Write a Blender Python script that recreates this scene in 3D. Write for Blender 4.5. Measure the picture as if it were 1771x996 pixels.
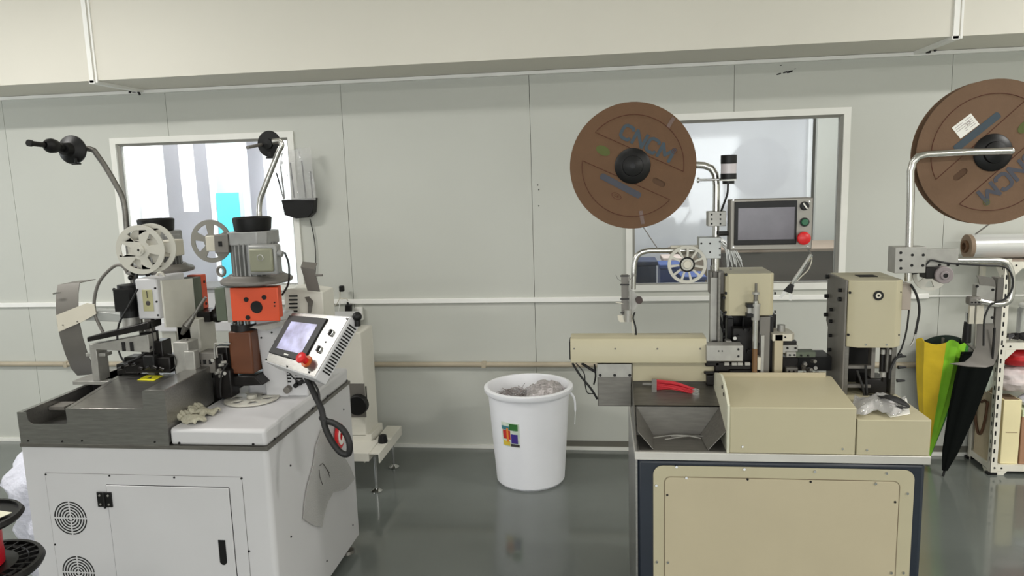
import bpy, math, random
from math import sin, cos, pi, radians
from mathutils import Vector, Matrix
from mathutils.geometry import tessellate_polygon
random.seed(7)
for o in list(bpy.data.objects): bpy.data.objects.remove(o)
S = bpy.context.scene; COL = S.collection
# ------------------------------------------------------------------ camera
FPX, PIT, ROL, YAW, HC = 1249.24, .148613, -.0306754, .125504, 1.6
FW = Vector((-sin(YAW)*cos(PIT), cos(YAW)*cos(PIT), -sin(PIT)))
_r = Vector((cos(YAW), sin(YAW), 0)); _u = _r.cross(FW)
RT = _r*cos(ROL) + _u*sin(ROL); UP = -_r*sin(ROL) + _u*cos(ROL)
CP = Vector((0, 0, HC))
cam = bpy.data.cameras.new('camera'); co = bpy.data.objects.new('camera', cam); COL.objects.link(co)
M3 = Matrix((RT, UP, -FW)).transposed().to_4x4(); M3.translation = CP
co.matrix_world = M3; cam.sensor_width = 36; cam.lens = 36*FPX/1771; cam.clip_start = .02
S.camera = co
def ray(x, y): return FW + RT*((x-885.5)/FPX) + UP*((498-y)/FPX)
def at(x, y, X=None, Y=None, Z=None):
    d = ray(x, y)
    for v, i in ((X, 0), (Y, 1), (Z, 2)):
        if v is not None: return CP + d*((v-CP[i])/d[i])
# ------------------------------------------------------------------ light
w = bpy.data.worlds.new('world'); S.world = w; w.use_nodes = True
w.node_tree.nodes['Background'].inputs[0].default_value = (.80, .88, 1, 1)
w.node_tree.nodes['Background'].inputs[1].default_value = .35
S.view_settings.view_transform = 'Standard'; S.view_settings.look = 'None'
S.view_settings.gamma = 1; S.view_settings.exposure = 0.0; S.view_settings.use_curve_mapping = False
def area(name, loc, sx, sy, power, col=(1, 1, 1), rot=(0, 0, 0)):
    l = bpy.data.lights.new(name, 'AREA'); l.shape = 'RECTANGLE'; l.size = sx; l.size_y = sy
    l.energy = power; l.color = col
    o = bpy.data.objects.new(name, l); COL.objects.link(o); o.location = loc; o.rotation_euler = rot
    return o
WARM = (1, .982, .945)
LAMPS = [(-3.1, 2.0, 52), (-.6, 2.2, 6), (3.2, 2.1, 62), (-3.6, -.9, 30), (-.3, -1.2, 30), (3.2, -.9, 120)]
for i, (x, y, p) in enumerate(LAMPS): area('ceiling_lamp_light', (x, y, 2.93), 1.2, .16, p*1.0, WARM)
FILL_COOL = (.93, .97, 1)  # cool tint of the added left fill
area('added_fill_front', (-.6, -3.3, 1.5), 5.4, 1.3, 84, (.98, .98, .96), (radians(90), 0, 0))  # added fill from behind the camera, at a guessed window
area('added_fill_left', (-5.9, 2.3, 1.5), 2.2, 1.3, 17, FILL_COOL, (radians(90), 0, radians(-90)))  # added fill from the left, window there is a guess
area('side_room_light', (-2.6, 4.75, 2.7), 2.8, .8, 165, (.97, .96, 1))
area('store_room_light', (1.2, 4.9, 2.6), 2.0, .8, 56, (.97, .98, 1))
# ------------------------------------------------------------------ materials
def lin(c): return tuple(((v/255+.055)/1.055)**2.4 if v > 10 else v/255/12.92 for v in c)
MC = {}
def mat(name, rgb, rough=.5, metal=0, var=.06, scale=6, bump=0, bscale=60, stretch=None, emit=0, spec=.5, alpha=1, rgb2=None, coat=0):
    if name in MC: return MC[name]
    m = bpy.data.materials.new(name); m.use_nodes = True; nt = m.node_tree; b = nt.nodes['Principled BSDF']
    c = lin(rgb); tc = nt.nodes.new('ShaderNodeTexCoord'); mp = nt.nodes.new('ShaderNodeMapping')
    nt.links.new(tc.outputs['Object'], mp.inputs[0])
    if stretch: mp.inputs['Scale'].default_value = stretch
    n = nt.nodes.new('ShaderNodeTexNoise'); n.inputs['Scale'].default_value = scale; n.inputs['Detail'].default_value = 5
    nt.links.new(mp.outputs[0], n.inputs[0])
    r = nt.nodes.new('ShaderNodeValToRGB'); r.color_ramp.elements[0].position = .3; r.color_ramp.elements[1].position = .7
    c2 = lin(rgb2) if rgb2 else tuple(v*(1-var*2) for v in c)
    r.color_ramp.elements[0].color = (*c2, 1); r.color_ramp.elements[1].color = (*c, 1)
    nt.links.new(n.outputs['Fac'], r.inputs[0]); nt.links.new(r.outputs[0], b.inputs['Base Color'])
    b.inputs['Roughness'].default_value = rough; b.inputs['Metallic'].default_value = metal
    b.inputs['Specular IOR Level'].default_value = spec; b.inputs['Alpha'].default_value = alpha
    b.inputs['Coat Weight'].default_value = coat
    if emit:
        b.inputs['Emission Color'].default_value = (*c, 1); b.inputs['Emission Strength'].default_value = emit
    if bump:
        n2 = nt.nodes.new('ShaderNodeTexNoise'); n2.inputs['Scale'].default_value = bscale; n2.inputs['Detail'].default_value = 3
        nt.links.new(mp.outputs[0], n2.inputs[0]); bp = nt.nodes.new('ShaderNodeBump')
        bp.inputs['Strength'].default_value = bump; bp.inputs['Distance'].default_value = .01
        nt.links.new(n2.outputs['Fac'], bp.inputs['Height']); nt.links.new(bp.outputs[0], b.inputs['Normal'])
    MC[name] = m; return m
def film(name, col, fac, rough=.05, gloss=(1, 1, 1), wrinkle=0):
    """clear sheet: mostly transparent, part glossy and part diffuse"""
    m = bpy.data.materials.new(name); m.use_nodes = True; nt = m.node_tree; nt.nodes.remove(nt.nodes['Principled BSDF'])
    out = nt.nodes['Material Output']; t = nt.nodes.new('ShaderNodeBsdfTransparent'); t.inputs[0].default_value = (*col, 1)
    g = nt.nodes.new('ShaderNodeBsdfGlossy'); g.inputs['Roughness'].default_value = rough; g.inputs[0].default_value = (*gloss, 1)
    d = nt.nodes.new('ShaderNodeBsdfDiffuse'); d.inputs[0].default_value = (.86, .85, .84, 1)
    mx = nt.nodes.new('ShaderNodeMixShader'); mx2 = nt.nodes.new('ShaderNodeMixShader'); lw = nt.nodes.new('ShaderNodeFresnel')
    lw.inputs[0].default_value = 1.5
    nt.links.new(lw.outputs[0], mx.inputs[0]); nt.links.new(t.outputs[0], mx.inputs[1]); nt.links.new(g.outputs[0], mx.inputs[2])
    mx2.inputs[0].default_value = fac; nt.links.new(mx.outputs[0], mx2.inputs[1]); nt.links.new(d.outputs[0], mx2.inputs[2])
    nt.links.new(mx2.outputs[0], out.inputs[0])
    if wrinkle:
        n2 = nt.nodes.new('ShaderNodeTexNoise'); n2.inputs['Scale'].default_value = wrinkle; bp = nt.nodes.new('ShaderNodeBump')
        bp.inputs['Strength'].default_value = .5; bp.inputs['Distance'].default_value = .006
        nt.links.new(n2.outputs['Fac'], bp.inputs['Height']); nt.links.new(bp.outputs[0], g.inputs['Normal']); nt.links.new(bp.outputs[0], d.inputs['Normal'])
    return m
WALL = mat('wall_panel', (198, 199, 191), .55, var=.02, scale=1.3, bump=.05, bscale=3)
WALLG = mat('wall_gap', (110, 108, 98), .8)
BEAM = mat('beam_paint', (224, 220, 208), .6, var=.02, scale=1.5)
CEIL = mat('ceiling_paint', (222, 219, 210), .8, var=.02)
FLOOR = mat('epoxy_floor', (112, 117, 113), .15, var=.12, scale=1.1, bump=.06, bscale=2.5, coat=.3)
TRIM = mat('white_trim', (246, 245, 240), .45, var=.02)
ALU = mat('window_aluminium', (238, 237, 230), .35, 0, var=.04)
ALUD = mat('window_seal', (160, 158, 150), .5, var=.08)
WHITE = mat('white_powder_coat', (200, 199, 200), .42, var=.02, scale=3)
WHITE2 = mat('warm_white_coat', (216, 213, 202), .42, var=.03, scale=4)
BEIGE = mat('beige_powder_coat', (180, 172, 144), .42, var=.03, scale=4)
BEIGE2 = mat('beige_panel_coat', (182, 171, 144), .45, var=.03, scale=5)
NAVY = mat('navy_coat', (30, 38, 50), .4, var=.15)
STEEL = mat('brushed_steel', (158, 156, 152), .28, .85, var=.1, scale=20, stretch=(1, 8, 8))
STEELD = mat('dull_steel', (124, 121, 115), .42, .7, var=.12, scale=18, stretch=(1, 6, 6))
POL = mat('polished_tube', (206, 204, 199), .24, 1, var=.03)
CHROME = mat('chrome', (215, 215, 215), .12, 1, var=.02)
ALUM = mat('cast_aluminium', (170, 168, 162), .45, .5, var=.08, scale=30)
GREYP = mat('grey_coat', (120, 116, 110), .5, .2, var=.08, scale=10)
MOTOR = mat('motor_grey', (152, 152, 150), .45, .3, var=.08, scale=25)
BLACK = mat('black_plastic', (15, 14, 14), .45, var=.2, spec=.35)
BLACKM = mat('black_oxide_steel', (34, 31, 30), .35, .4, var=.25, scale=30)
RUB = mat('black_rubber', (26, 25, 25), .6, var=.15, bump=.2)
DARK = mat('dark_void', (12, 10, 9), .8)
ORANGE = mat('orange_coat', (214, 80, 42), .45, var=.06)
GREEN = mat('green_grey_coat', (88, 96, 80), .5, var=.1)
BROWN = mat('brown_bakelite', (98, 56, 32), .4, var=.1)
COPPER = mat('amber_sleeve', (112, 82, 52), .4, var=.1)
RED = mat('red_plastic', (206, 26, 30), .35, var=.05)
REDW = mat('red_wire', (190, 12, 34), .45, var=.1)
GRNB = mat('green_button', (22, 92, 58), .35, var=.05)
IVORY = mat('ivory_plastic', (206, 200, 184), .45, var=.04)
WPLAS = mat('white_wheel_plastic', (196, 193, 182), .45, var=.04)
CARD = mat('brown_cardboard', (102, 74, 50), .8, var=.06, scale=14, bump=.08, bscale=90)
CARD2 = mat('grey_brown_cardboard', (112, 86, 64), .8, var=.06, scale=14, bump=.08, bscale=90)
CARDE = mat('cardboard_edge', (92, 68, 50), .9)
INKR = mat('red_brown_ink', (82, 40, 24), .8)
INKB = mat('blue_ink', (58, 72, 82), .7, var=.1)
INKD = mat('slate_ink', (66, 68, 78), .7, var=.08)
OLIVE = mat('green_ink', (80, 88, 34), .7)
PAPER = mat('paper_white', (236, 234, 226), .7, var=.03)
INKK = mat('dark_print', (70, 66, 64), .8)
YEL = mat('yellow_label', (222, 214, 44), .5)
BIN = mat('white_bin_plastic', (250, 250, 254), .38, var=.02)
SACK = mat('white_sack', (216, 216, 228), .5, var=.08, bump=1, bscale=30)
BAGW = mat('white_plastic_bag', (226, 214, 212), .45, var=.1, bump=1, bscale=16)
CLOTH = mat('cotton_glove', (190, 186, 166), .9, var=.12, scale=20, bump=.4, bscale=200)
UY = mat('yellow_nylon', (222, 190, 36), .6, var=.12, scale=8, bump=.4, bscale=12)
UL = mat('lime_nylon', (150, 222, 52), .6, var=.12, scale=8, bump=.4, bscale=12)
UG = mat('green_nylon', (66, 140, 58), .6, var=.12, scale=8, bump=.4, bscale=12)
UD = mat('dark_green_nylon', (14, 34, 26), .6, var=.12, scale=8, bump=.4, bscale=12)
PIPE = mat('beige_pipe', (186, 174, 152), .5, var=.08)
SCR = mat('lit_screen', (176, 176, 214), .3, emit=.38, var=.25, scale=22, rgb2=(84, 74, 96))
SCRD = mat('dim_screen', (84, 78, 86), .15, emit=.05, var=.15, scale=12)
GLASS = film('window_glass', (.97, .99, .985), .035)
FILM = film('plastic_film', (.97, .97, .97), .16, .15, wrinkle=30)
FILM2 = film('crinkled_clear_film', (.93, .92, .90), .28, .12, wrinkle=60)
FOIL = mat('silver_scrap', (226, 218, 218), .2, .45, var=.2, scale=60, bump=.8, bscale=80)
# ------------------------------------------------------------------ mesh builder
ORG = {}
class MB:
    def __init__(s): s.v = []; s.f = []
    def add(s, vs, fs):
        b = len(s.v); s.v += [Vector(v) for v in vs]; s.f += [tuple(b+i for i in f) for f in fs]; return s
    def hexa(s, p): # 8 points: bottom 4 then top 4
        return s.add(p, [(0, 3, 2, 1), (4, 5, 6, 7), (0, 1, 5, 4), (1, 2, 6, 5), (2, 3, 7, 6), (3, 0, 4, 7)])
    def box(s, x0, x1, y0, y1, z0, z1):
        return s.hexa([(x0, y0, z0), (x1, y0, z0), (x1, y1, z0), (x0, y1, z0), (x0, y0, z1), (x1, y0, z1), (x1, y1, z1), (x0, y1, z1)])
    def obox(s, c, size, R=None):
        c = Vector(c); hx, hy, hz = [a/2 for a in size]; R = R or Matrix.Identity(3)
        return s.hexa([c+R@Vector(q) for q in ((-hx, -hy, -hz), (hx, -hy, -hz), (hx, hy, -hz), (-hx, hy, -hz), (-hx, -hy, hz), (hx, -hy, hz), (hx, hy, hz), (-hx, hy, hz))])
    def cyl(s, a, b, r, r2=None, seg=20, cap=True):
        a = Vector(a); b = Vector(b); r2 = r if r2 is None else r2; d = (b-a).normalized()
        u = d.orthogonal().normalized(); v = d.cross(u); vs = []
        for p, q in ((a, r), (b, r2)):
            for i in range(seg): t = 2*pi*i/seg; vs.append(p+(u*cos(t)+v*sin(t))*q)
        fs = [(i, (i+1) % seg, seg+(i+1) % seg, seg+i) for i in range(seg)]
        if cap: fs += [tuple(range(seg))[::-1], tuple(range(seg, 2*seg))]
        return s.add(vs, fs)
    def lathe(s, prof, o, ax=(0, 0, 1), seg=32, cap=False):
        o = Vector(o); d = Vector(ax).normalized(); u = d.orthogonal().normalized(); v = d.cross(u); vs = []; n = len(prof)
        for r, h in prof:
            for i in range(seg): t = 2*pi*i/seg; vs.append(o+d*h+(u*cos(t)+v*sin(t))*r)
        fs = [(k*seg+i, k*seg+(i+1) % seg, (k+1)*seg+(i+1) % seg, (k+1)*seg+i) for k in range(n-1) for i in range(seg)]
        if cap: fs += [tuple(range(seg))[::-1], tuple(range((n-1)*seg, n*seg))]
        return s.add(vs, fs)
    def tube(s, pts, r, seg=10, smooth=True, cap=True):
        P = [Vector(p) for p in pts]
        if smooth and len(P) > 2:
            Q = []
            for i in range(len(P)-1):
                p0 = P[max(i-1, 0)]; p1 = P[i]; p2 = P[i+1]; p3 = P[min(i+2, len(P)-1)]
                for k in range(6):
                    t = k/6; Q.append(.5*((2*p1)+(p2-p0)*t+(2*p0-5*p1+4*p2-p3)*t*t+(3*p1-p0-3*p2+p3)*t**3))
            Q.append(P[-1]); P = Q
        n = len(P); T = [(P[min(i+1, n-1)]-P[max(i-1, 0)]).normalized() for i in range(n)]
        u = T[0].orthogonal().normalized(); vs = []
        for i in range(n):
            u = (u-T[i]*u.dot(T[i])).normalized(); v = T[i].cross(u)
            rr = r[i*len(r)//n] if isinstance(r, (list, tuple)) else r
            for k in range(seg): t = 2*pi*k/seg; vs.append(P[i]+(u*cos(t)+v*sin(t))*rr)
        fs = [(i*seg+k, i*seg+(k+1) % seg, (i+1)*seg+(k+1) % seg, (i+1)*seg+k) for i in range(n-1) for k in range(seg)]
        if cap: fs += [tuple(range(seg))[::-1], tuple(range((n-1)*seg, n*seg))]
        return s.add(vs, fs)
    def prism(s, poly, vec, holes=()):
        loops = [[Vector(p) for p in poly]]+[[Vector(p) for p in h] for h in holes]; vec = Vector(vec)
        flat = [p for l in loops for p in l]; n = len(flat); tris = tessellate_polygon(loops)
        fs = [tuple(t) for t in tris]+[tuple(i+n for i in reversed(t)) for t in tris]; b = 0
        for l in loops:
            m = len(l); fs += [(b+i, b+(i+1) % m, n+b+(i+1) % m, n+b+i) for i in range(m)]; b += m
        return s.add(flat+[p+vec for p in flat], fs)
    def sheet(s, rows, th=.002): # grid of points, thickened along normals
        n = len(rows); m = len(rows[0]); P = [[Vector(p) for p in r] for r in rows]; F = []; B = []
        for i in range(n):
            for j in range(m):
                a = P[min(i+1, n-1)][j]-P[max(i-1, 0)][j]; b = P[i][min(j+1, m-1)]-P[i][max(j-1, 0)]
                nn = a.cross(b).normalized()*th/2; F.append(P[i][j]+nn); B.append(P[i][j]-nn)
        N = n*m; fs = []
        for i in range(n-1):
            for j in range(m-1):
                q = (i*m+j, (i+1)*m+j, (i+1)*m+j+1, i*m+j+1); fs += [q, tuple(N+k for k in reversed(q))]
        per = [j for j in range(m)]+[i*m+m-1 for i in range(1, n)]+[(n-1)*m+j for j in range(m-2, -1, -1)]+[i*m for i in range(n-2, 0, -1)]
        fs += [(per[k], per[(k+1) % len(per)], N+per[(k+1) % len(per)], N+per[k]) for k in range(len(per))]
        return s.add(F+B, fs)
    def ball(s, c, r, sc=(1, 1, 1), seg=20, rings=12, jit=0):
        c = Vector(c); vs = []; fs = []
        for i in range(rings+1):
            t = pi*i/rings
            for k in range(seg):
                p = 2*pi*k/seg; j = 1+random.uniform(-jit, jit) if 0 < i < rings else 1
                vs.append(c+Vector((sin(t)*cos(p)*sc[0], sin(t)*sin(p)*sc[1], cos(t)*sc[2]))*r*j)
        fs = [(i*seg+k, (i+1)*seg+k, (i+1)*seg+(k+1) % seg, i*seg+(k+1) % seg) for i in range(rings) for k in range(seg)]
        return s.add(vs, fs)
    def text(s, string, size, C, ux, uy, depth=.0006, bold=0):
        cu = bpy.data.curves.new('t', 'FONT'); cu.body = string; cu.size = size; cu.extrude = depth; cu.offset = bold; cu.space_character = 1.12
        cu.align_x = 'CENTER'; cu.align_y = 'CENTER'; o = bpy.data.objects.new('t', cu); COL.objects.link(o)
        dg = bpy.context.evaluated_depsgraph_get(); me = o.evaluated_get(dg).to_mesh(); C = Vector(C); ux = Vector(ux); uy = Vector(uy); n = ux.cross(uy)
        s.add([C+ux*v.co.x+uy*v.co.y+n*v.co.z for v in me.vertices], [tuple(p.vertices) for p in me.polygons])
        o.evaluated_get(dg).to_mesh_clear(); bpy.data.objects.remove(o); return s
    def build(s, name, m, parent=None, bevel=0, smooth=35, mirror=None, seg=2):
        me = bpy.data.meshes.new(name); og = ORG.get(parent.name, Vector()) if parent else Vector()
        if parent is None and s.v:
            lo = [min(v[i] for v in s.v) for i in range(3)]; hi = [max(v[i] for v in s.v) for i in range(3)]
            og = Vector(((lo[0]+hi[0])/2, (lo[1]+hi[1])/2, lo[2]))
        me.from_pydata([v-og for v in s.v], [], s.f); me.update()
        import bmesh
        b = bmesh.new(); b.from_mesh(me); bmesh.ops.recalc_face_normals(b, faces=b.faces); b.to_mesh(me); b.free()
        if smooth:
            for p in me.polygons: p.use_smooth = True
            me.set_sharp_from_angle(angle=radians(smooth))
        me.materials.append(m); o = bpy.data.objects.new(name, me); COL.objects.link(o)
        if parent: o.parent = parent
        else: o.location = og
        ORG[o.name] = og
        if bevel:
            bv = o.modifiers.new('bevel', 'BEVEL'); bv.width = bevel; bv.segments = seg; bv.limit_method = 'ANGLE'; bv.angle_limit = radians(40)
            bv.harden_normals = False
        return o
def thing(name, loc, label, cat, group=None):
    o = bpy.data.objects.new(name, None); COL.objects.link(o); o.location = loc; ORG[o.name] = Vector(loc)
    o.empty_display_size = .05; return tag(o, label, cat, group)
def tag(o, label, cat, group=None, kind=None):
    o['label'] = label; o['category'] = cat
    if group: o['group'] = group
    if kind: o['kind'] = kind
    return o
def struct(name, mb, m, **k): o = mb.build(name, m, **k); o['kind'] = 'structure'; return o
def screws(parent, pts, r=.005, n=(0, -1, 0), m=None, h=.003, name='screw'):
    n = Vector(n).normalized()
    for p in pts: MB().cyl(Vector(p)-n*.001, Vector(p)+n*h, r, r*.8, seg=10).build(name, m or BLACK, parent)
def circ(c, r, ux, uy, n=32, a0=0, a1=2*pi, close=False):
    c = Vector(c); ux = Vector(ux); uy = Vector(uy)
    return [c+ux*(r*cos(a0+(a1-a0)*i/n))+uy*(r*sin(a0+(a1-a0)*i/n)) for i in range(n+(1 if close else 0))]
XA, ZA = Vector((1, 0, 0)), Vector((0, 0, 1))
def rrect(x0, x1, z0, z1, r, Y, seg=6):
    pts = []
    for cx, cz, a in ((x1-r, z1-r, 0), (x0+r, z1-r, pi/2), (x0+r, z0+r, pi), (x1-r, z0+r, 1.5*pi)):
        pts += [Vector((cx+r*cos(a+pi/2*i/seg), Y, cz+r*sin(a+pi/2*i/seg))) for i in range(seg+1)]
    return pts
# ------------------------------------------------------------------ room
YW = 4.128; CH = 3.0
struct('floor', MB().box(-6, 4.6, -3.4, 8.2, -.05, 0), FLOOR)
struct('ceiling', MB().box(-6, 4.6, -3.4, 8.2, CH, CH+.08), CEIL)
W1 = (-2.935, -1.785, .985, 1.915); W2 = (.143, 1.318, .957, 1.922)
edges = [-6, -4.72, -3.63, -2.56, -1.48, -.39, .72, 1.82, 2.92, 4.02, 4.6]
def wallmb(x0, x1, z0, z1, y0, y1, gap, zjoint):
    mb = MB()
    for a, b in zip(edges[:-1], edges[1:]):
        cuts = sorted({a+gap, b-gap, *[c for w_ in (W1, W2) for c in w_[:2] if a+gap < c < b-gap]})
        for p, q in zip(cuts[:-1], cuts[1:]):
            m = (p+q)/2; w_ = next((k for k in (W1, W2) if k[0] < m < k[1]), None)
            if w_: mb.box(p, q, y0, y1, z0, w_[2]); mb.box(p, q, y0, y1, w_[3], z1)
            else: mb.box(p, q, y0, y1, z0, z1)
    return mb
struct('wall_back', wallmb(-6, 4.6, 0, CH, YW, YW+.05, .0012, 0), WALL)
struct('wall_back_core', wallmb(-6, 4.6, 0, CH, YW+.051, YW+.06, 0, 0), WALLG)
struct('wall_left', MB().box(-6.06, -6, -3.4, 8.2, 0, CH), WALL)
struct('wall_right', MB().box(4.6, 4.66, -3.4, 8.2, 0, CH), WALL)
struct('wall_front', MB().box(-6, 4.6, -3.46, -3.4, 0, CH), WALL)
struct('wall_far', MB().box(-6, 4.6, 8.2, 8.26, 0, CH), WALL)
struct('wall_divider', MB().box(-.62, -.56, YW+.07, 8.2, 0, CH), WALL)
# soffit beam with joint strips
struct('trim_1', MB().box(-6, 4.6, 3.69, YW, 2.192, CH), BEAM)
mb = MB()
for X in (-2.69, 1.628):
    mb.box(X-.012, X+.012, 3.678, 3.69, 2.18, CH); mb.box(X-.016, X+.016, 3.678, YW-.02, 2.176, 2.192); mb.box(X+.02, X+.03, 3.682, 3.69, 2.18, CH)
struct('trim_2', mb, TRIM)
struct('trim_3', MB().box(-6, 4.6, YW-.03, YW, 2.172, 2.19), TRIM)
for X, lab in ((-2.34+.0, 'left'), (1.60, 'right')):
    pass
struct('trim_4', MB().box(-6, 1.76, YW-.018, YW, .893, .922), TRIM, bevel=.003)
struct('trim_5', MB().box(1.76, 4.6, YW-.012, YW, .90, .912), TRIM, bevel=.003)
mb = MB().cyl((-6, YW-.016, .523), (1.75, YW-.016, .523), .016, seg=14)
for x in (-3.4, -2.2, -1.9, -.7, .9): mb.box(x-.012, x+.012, YW-.034, YW, .505, .541)
tag(mb.build('conduit_pipe', PIPE), 'long beige conduit pipe along the back wall below the white trunking', 'pipe')
struct('baseboard_back', MB().box(-6, -.25, YW-.012, YW, 0, .022), ALU)
mb = MB().box(-.25, 4.6, YW-.004, YW, .02, .055); struct('baseboard_right', mb, WALLG)
struct('trim_6', MB().box(-.25, 4.6, YW-.012, YW, 0, .02), ALU)
def window(n, W):
    x0, x1, z0, z1 = W; y = YW; fr = MB()
    o = [Vector((a, y-.012, b)) for a, b in ((x0-.005, z0-.005), (x1+.005, z0-.005), (x1+.005, z1+.005), (x0-.005, z1+.005))]
    t = .03; h = [Vector((a, y-.012, b)) for a, b in ((x0+t, z0+t), (x1-t, z0+t), (x1-t, z1-t), (x0+t, z1-t))]
    fr.prism(o, (0, .075, 0), [h]); f = struct('window_%d' % n, fr, ALU)
    t2 = .044; h2 = [Vector((a, y+.0, b)) for a, b in ((x0+t2, z0+t+.004), (x1-t2, z0+t+.004), (x1-t2, z1-t2), (x0+t2, z1-t2))]
    MB().prism([p+Vector((0, .012, 0)) for p in h], (0, .03, 0), [[p+Vector((0, .012, 0)) for p in h2]]).build('window_seal', ALUD, f)
    MB().box(x0+t, x1-t, y+.02, y+.025, z0+t, z1-t).build('window_pane', GLASS, f)
    return f
window(1, W1); f2 = window(2, W2)
mb = MB().box(-3.4, 2.2, -3.40, -3.36, .8, .85).box(-3.4, 2.2, -3.40, -3.36, 2.15, 2.2)
for x in (-3.4, -2.0, -.6, .8, 2.15): mb.box(x, x+.05, -3.40, -3.36, .85, 2.15)
f3 = struct('window_3', mb, ALU)  # unseen window frame, invented to go with the front fill light
MB().box(-3.35, 2.15, -3.39, -3.38, .85, 2.15).build('window_pane', mat('added_glow_pane', (225, 235, 245), .3, emit=.9), f3)  # pane glows as part of the added front fill
mb = MB().box(-6, -5.96, 1.15, 3.45, .8, .85).box(-6, -5.96, 1.15, 3.45, 2.15, 2.2)
for y in (1.15, 2.28, 3.4): mb.box(-6, -5.96, y, y+.05, .85, 2.15)
f4 = struct('window_4', mb, ALU)  # unseen window frame, invented to go with the left fill light
MB().box(-5.99, -5.98, 1.2, 3.4, .85, 2.15).build('window_pane', MC['added_glow_pane'], f4)  # glowing pane, added to the left fill
# bracket clips at the two ends of the soffit
for px, py, side in ((232, 160, 'left'), (1606, 84, 'right')):
    p = at(px, py, Y=4.07); t = MB()
    t.tube([p+Vector((-.03, 0, .0)), p+Vector((-.01, 0, .02)), p+Vector((.02, 0, .01)), p+Vector((.035, 0, -.015))], .007, 8)
    t.box(p.x-.008, p.x+.008, 4.06, 4.08, p.z, 2.176)
    tag(t.build('hanger_clip', BLACKM), 'small dark metal clip under the white beam, near its %s joint' % side, 'clip')

# ------------------------------------------------------------------ rooms behind the windows
def curtain(x0, x1, y, z0, z1, m, lab, amp=.03, folds=5, nm='curtain'):
    rows = []
    for i in range(41):
        u = i/40; x = x0+(x1-x0)*u; rows.append([(x, y+amp*sin(u*folds*2*pi), z0), (x, y+amp*sin(u*folds*2*pi), z1)])
    return tag(MB().sheet(rows, .004).build(nm, m), lab, 'curtain')
CUR = mat('white_curtain', (240, 242, 244), .8, var=.03)
CURB = mat('bluish_panel', (232, 240, 241), .6, var=.03)
curtain(-4.15, -3.35, 5.3, .0, 2.5, CUR, 'white folded curtain at the left behind the left window')
CYAN = mat('cyan_board', (84, 214, 234), .5, var=.05)
tag(MB().box(-3.28, -3.0, 5.9, 5.94, 0, 2.5).build('door_panel', CURB, bevel=.005), 'pale grey upright panel beside the curtain behind the left window', 'panel')
tag(MB().box(at(312, 300, Y=5.2).x, at(334, 300, Y=5.2).x, 5.2, 5.23, at(325, 366, Y=5.2).z, CH).build('roller_blind', mat('bright_blind', (252, 252, 252), .8)), 'narrow bright white blind hanging behind the left window', 'blind')
tag(MB().box(-2.62, -2.3, 5.45, 5.5, .02, 2.5).build('wall_column', CURB, bevel=.01), 'pale grey column in the middle behind the left window', 'column')
tag(MB().box(-4.6, -.7, 6.3, 6.36, 0, 2.7).build('partition_panel', mat('lilac_white', (240, 238, 246), .6, var=.02)), 'white partition at the back of the room behind the left window', 'panel')
t = thing('partition_frame', (-2.0, 5.6, 0), 'pale framed glass partition with cyan board behind the left window', 'partition')
a = at(368, 250, Y=5.6); b = at(420, 395, Y=5.6)
for xx in (a.x-.03, b.x+.06, b.x+.35): MB().box(xx-.02, xx+.02, 5.58, 5.62, 0, 2.3).build('post', CUR, t)
MB().box(a.x-.03, b.x+.35, 5.58, 5.62, 2.3, 2.36).build('rail', CUR, t)
p0 = at(374, 334, Y=5.58); p1 = at(418, 395, Y=5.58)
MB().box(p0.x, p1.x, 5.57, 5.58, .3, p0.z).build('board', CYAN, t)
# store room behind window 2
z1 = at(1400, 410, Y=5.4).z
SW = mat('store_wall', (206, 207, 211), .6, var=.03)
xj = at(1396, 300, Y=6.2).x
tag(MB().box(xj+.03, 3.6, 6.05, 6.1, 0, 2.6).build('partition_panel', WALL), 'pale greenish panel right of the white corner post, behind the right window', 'panel')
tag(MB().box(-.5, xj, 6.2, 6.26, 0, 2.6).build('partition_panel', SW), 'plain white partition panel behind the right window', 'panel')
tag(MB().box(xj-.015, xj+.02, 6.14, 6.2, 0, 2.62).build('corner_post', CUR, bevel=.004), 'white upright corner post behind the right window', 'post')
DB = mat('dark_brown_board', (62, 47, 36), .55, var=.1, scale=5, stretch=(1, 6, 6))
p0 = at(1250, 428, Y=5.2); p1 = at(1446, 434, Y=5.2)
t = thing('wooden_counter', ((p0.x+p1.x)/2, 5.4, 0), 'dark brown wooden counter behind the right window', 'counter')
MB().box(p0.x, p1.x+.35, 5.2, 5.75, 0, p1.z).build('body', DB, t, bevel=.004)
MB().box(p0.x-.02, p1.x+.37, 5.18, 5.77, p1.z, p1.z+.025).build('worktop', mat('brown_worktop', (150, 130, 112), .5), t, bevel=.004)
BLUEC = mat('blue_crate', (56, 84, 150), .5, var=.08); BLUED = mat('navy_crate', (40, 52, 84), .5, var=.08)
def crate(px0, py0, px1, py1, Y, m, lab, d=.25, nm='crate', cat='crate', z0=0.0):
    a = at(px0, py0, Y=Y); b = at(px1, py1, Y=Y); t = thing(nm, ((a.x+b.x)/2, Y+d/2, z0), lab, cat)
    body = [Vector((a.x+.01, Y+.01, z0)), Vector((b.x-.01, Y+.01, z0)), Vector((b.x-.01, Y+d-.01, z0)), Vector((a.x+.01, Y+d-.01, z0))]
    zt = max(a.z, b.z)
    MB().box(a.x+.008, b.x-.008, Y+.008, Y+d-.008, z0, zt-.03).build('body', m, t, bevel=.006)
    MB().box(a.x, b.x, Y, Y+d, zt-.03, zt).build('rim', m, t, bevel=.006)
    return t
crate(1096, 452, 1138, 500, 4.62, BLUED, 'dark navy crate at the left behind the right window', z0=.5)
crate(1140, 458, 1180, 500, 4.9, BLUEC, 'bright blue crate next to the navy one behind the right window', z0=.5)
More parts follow.
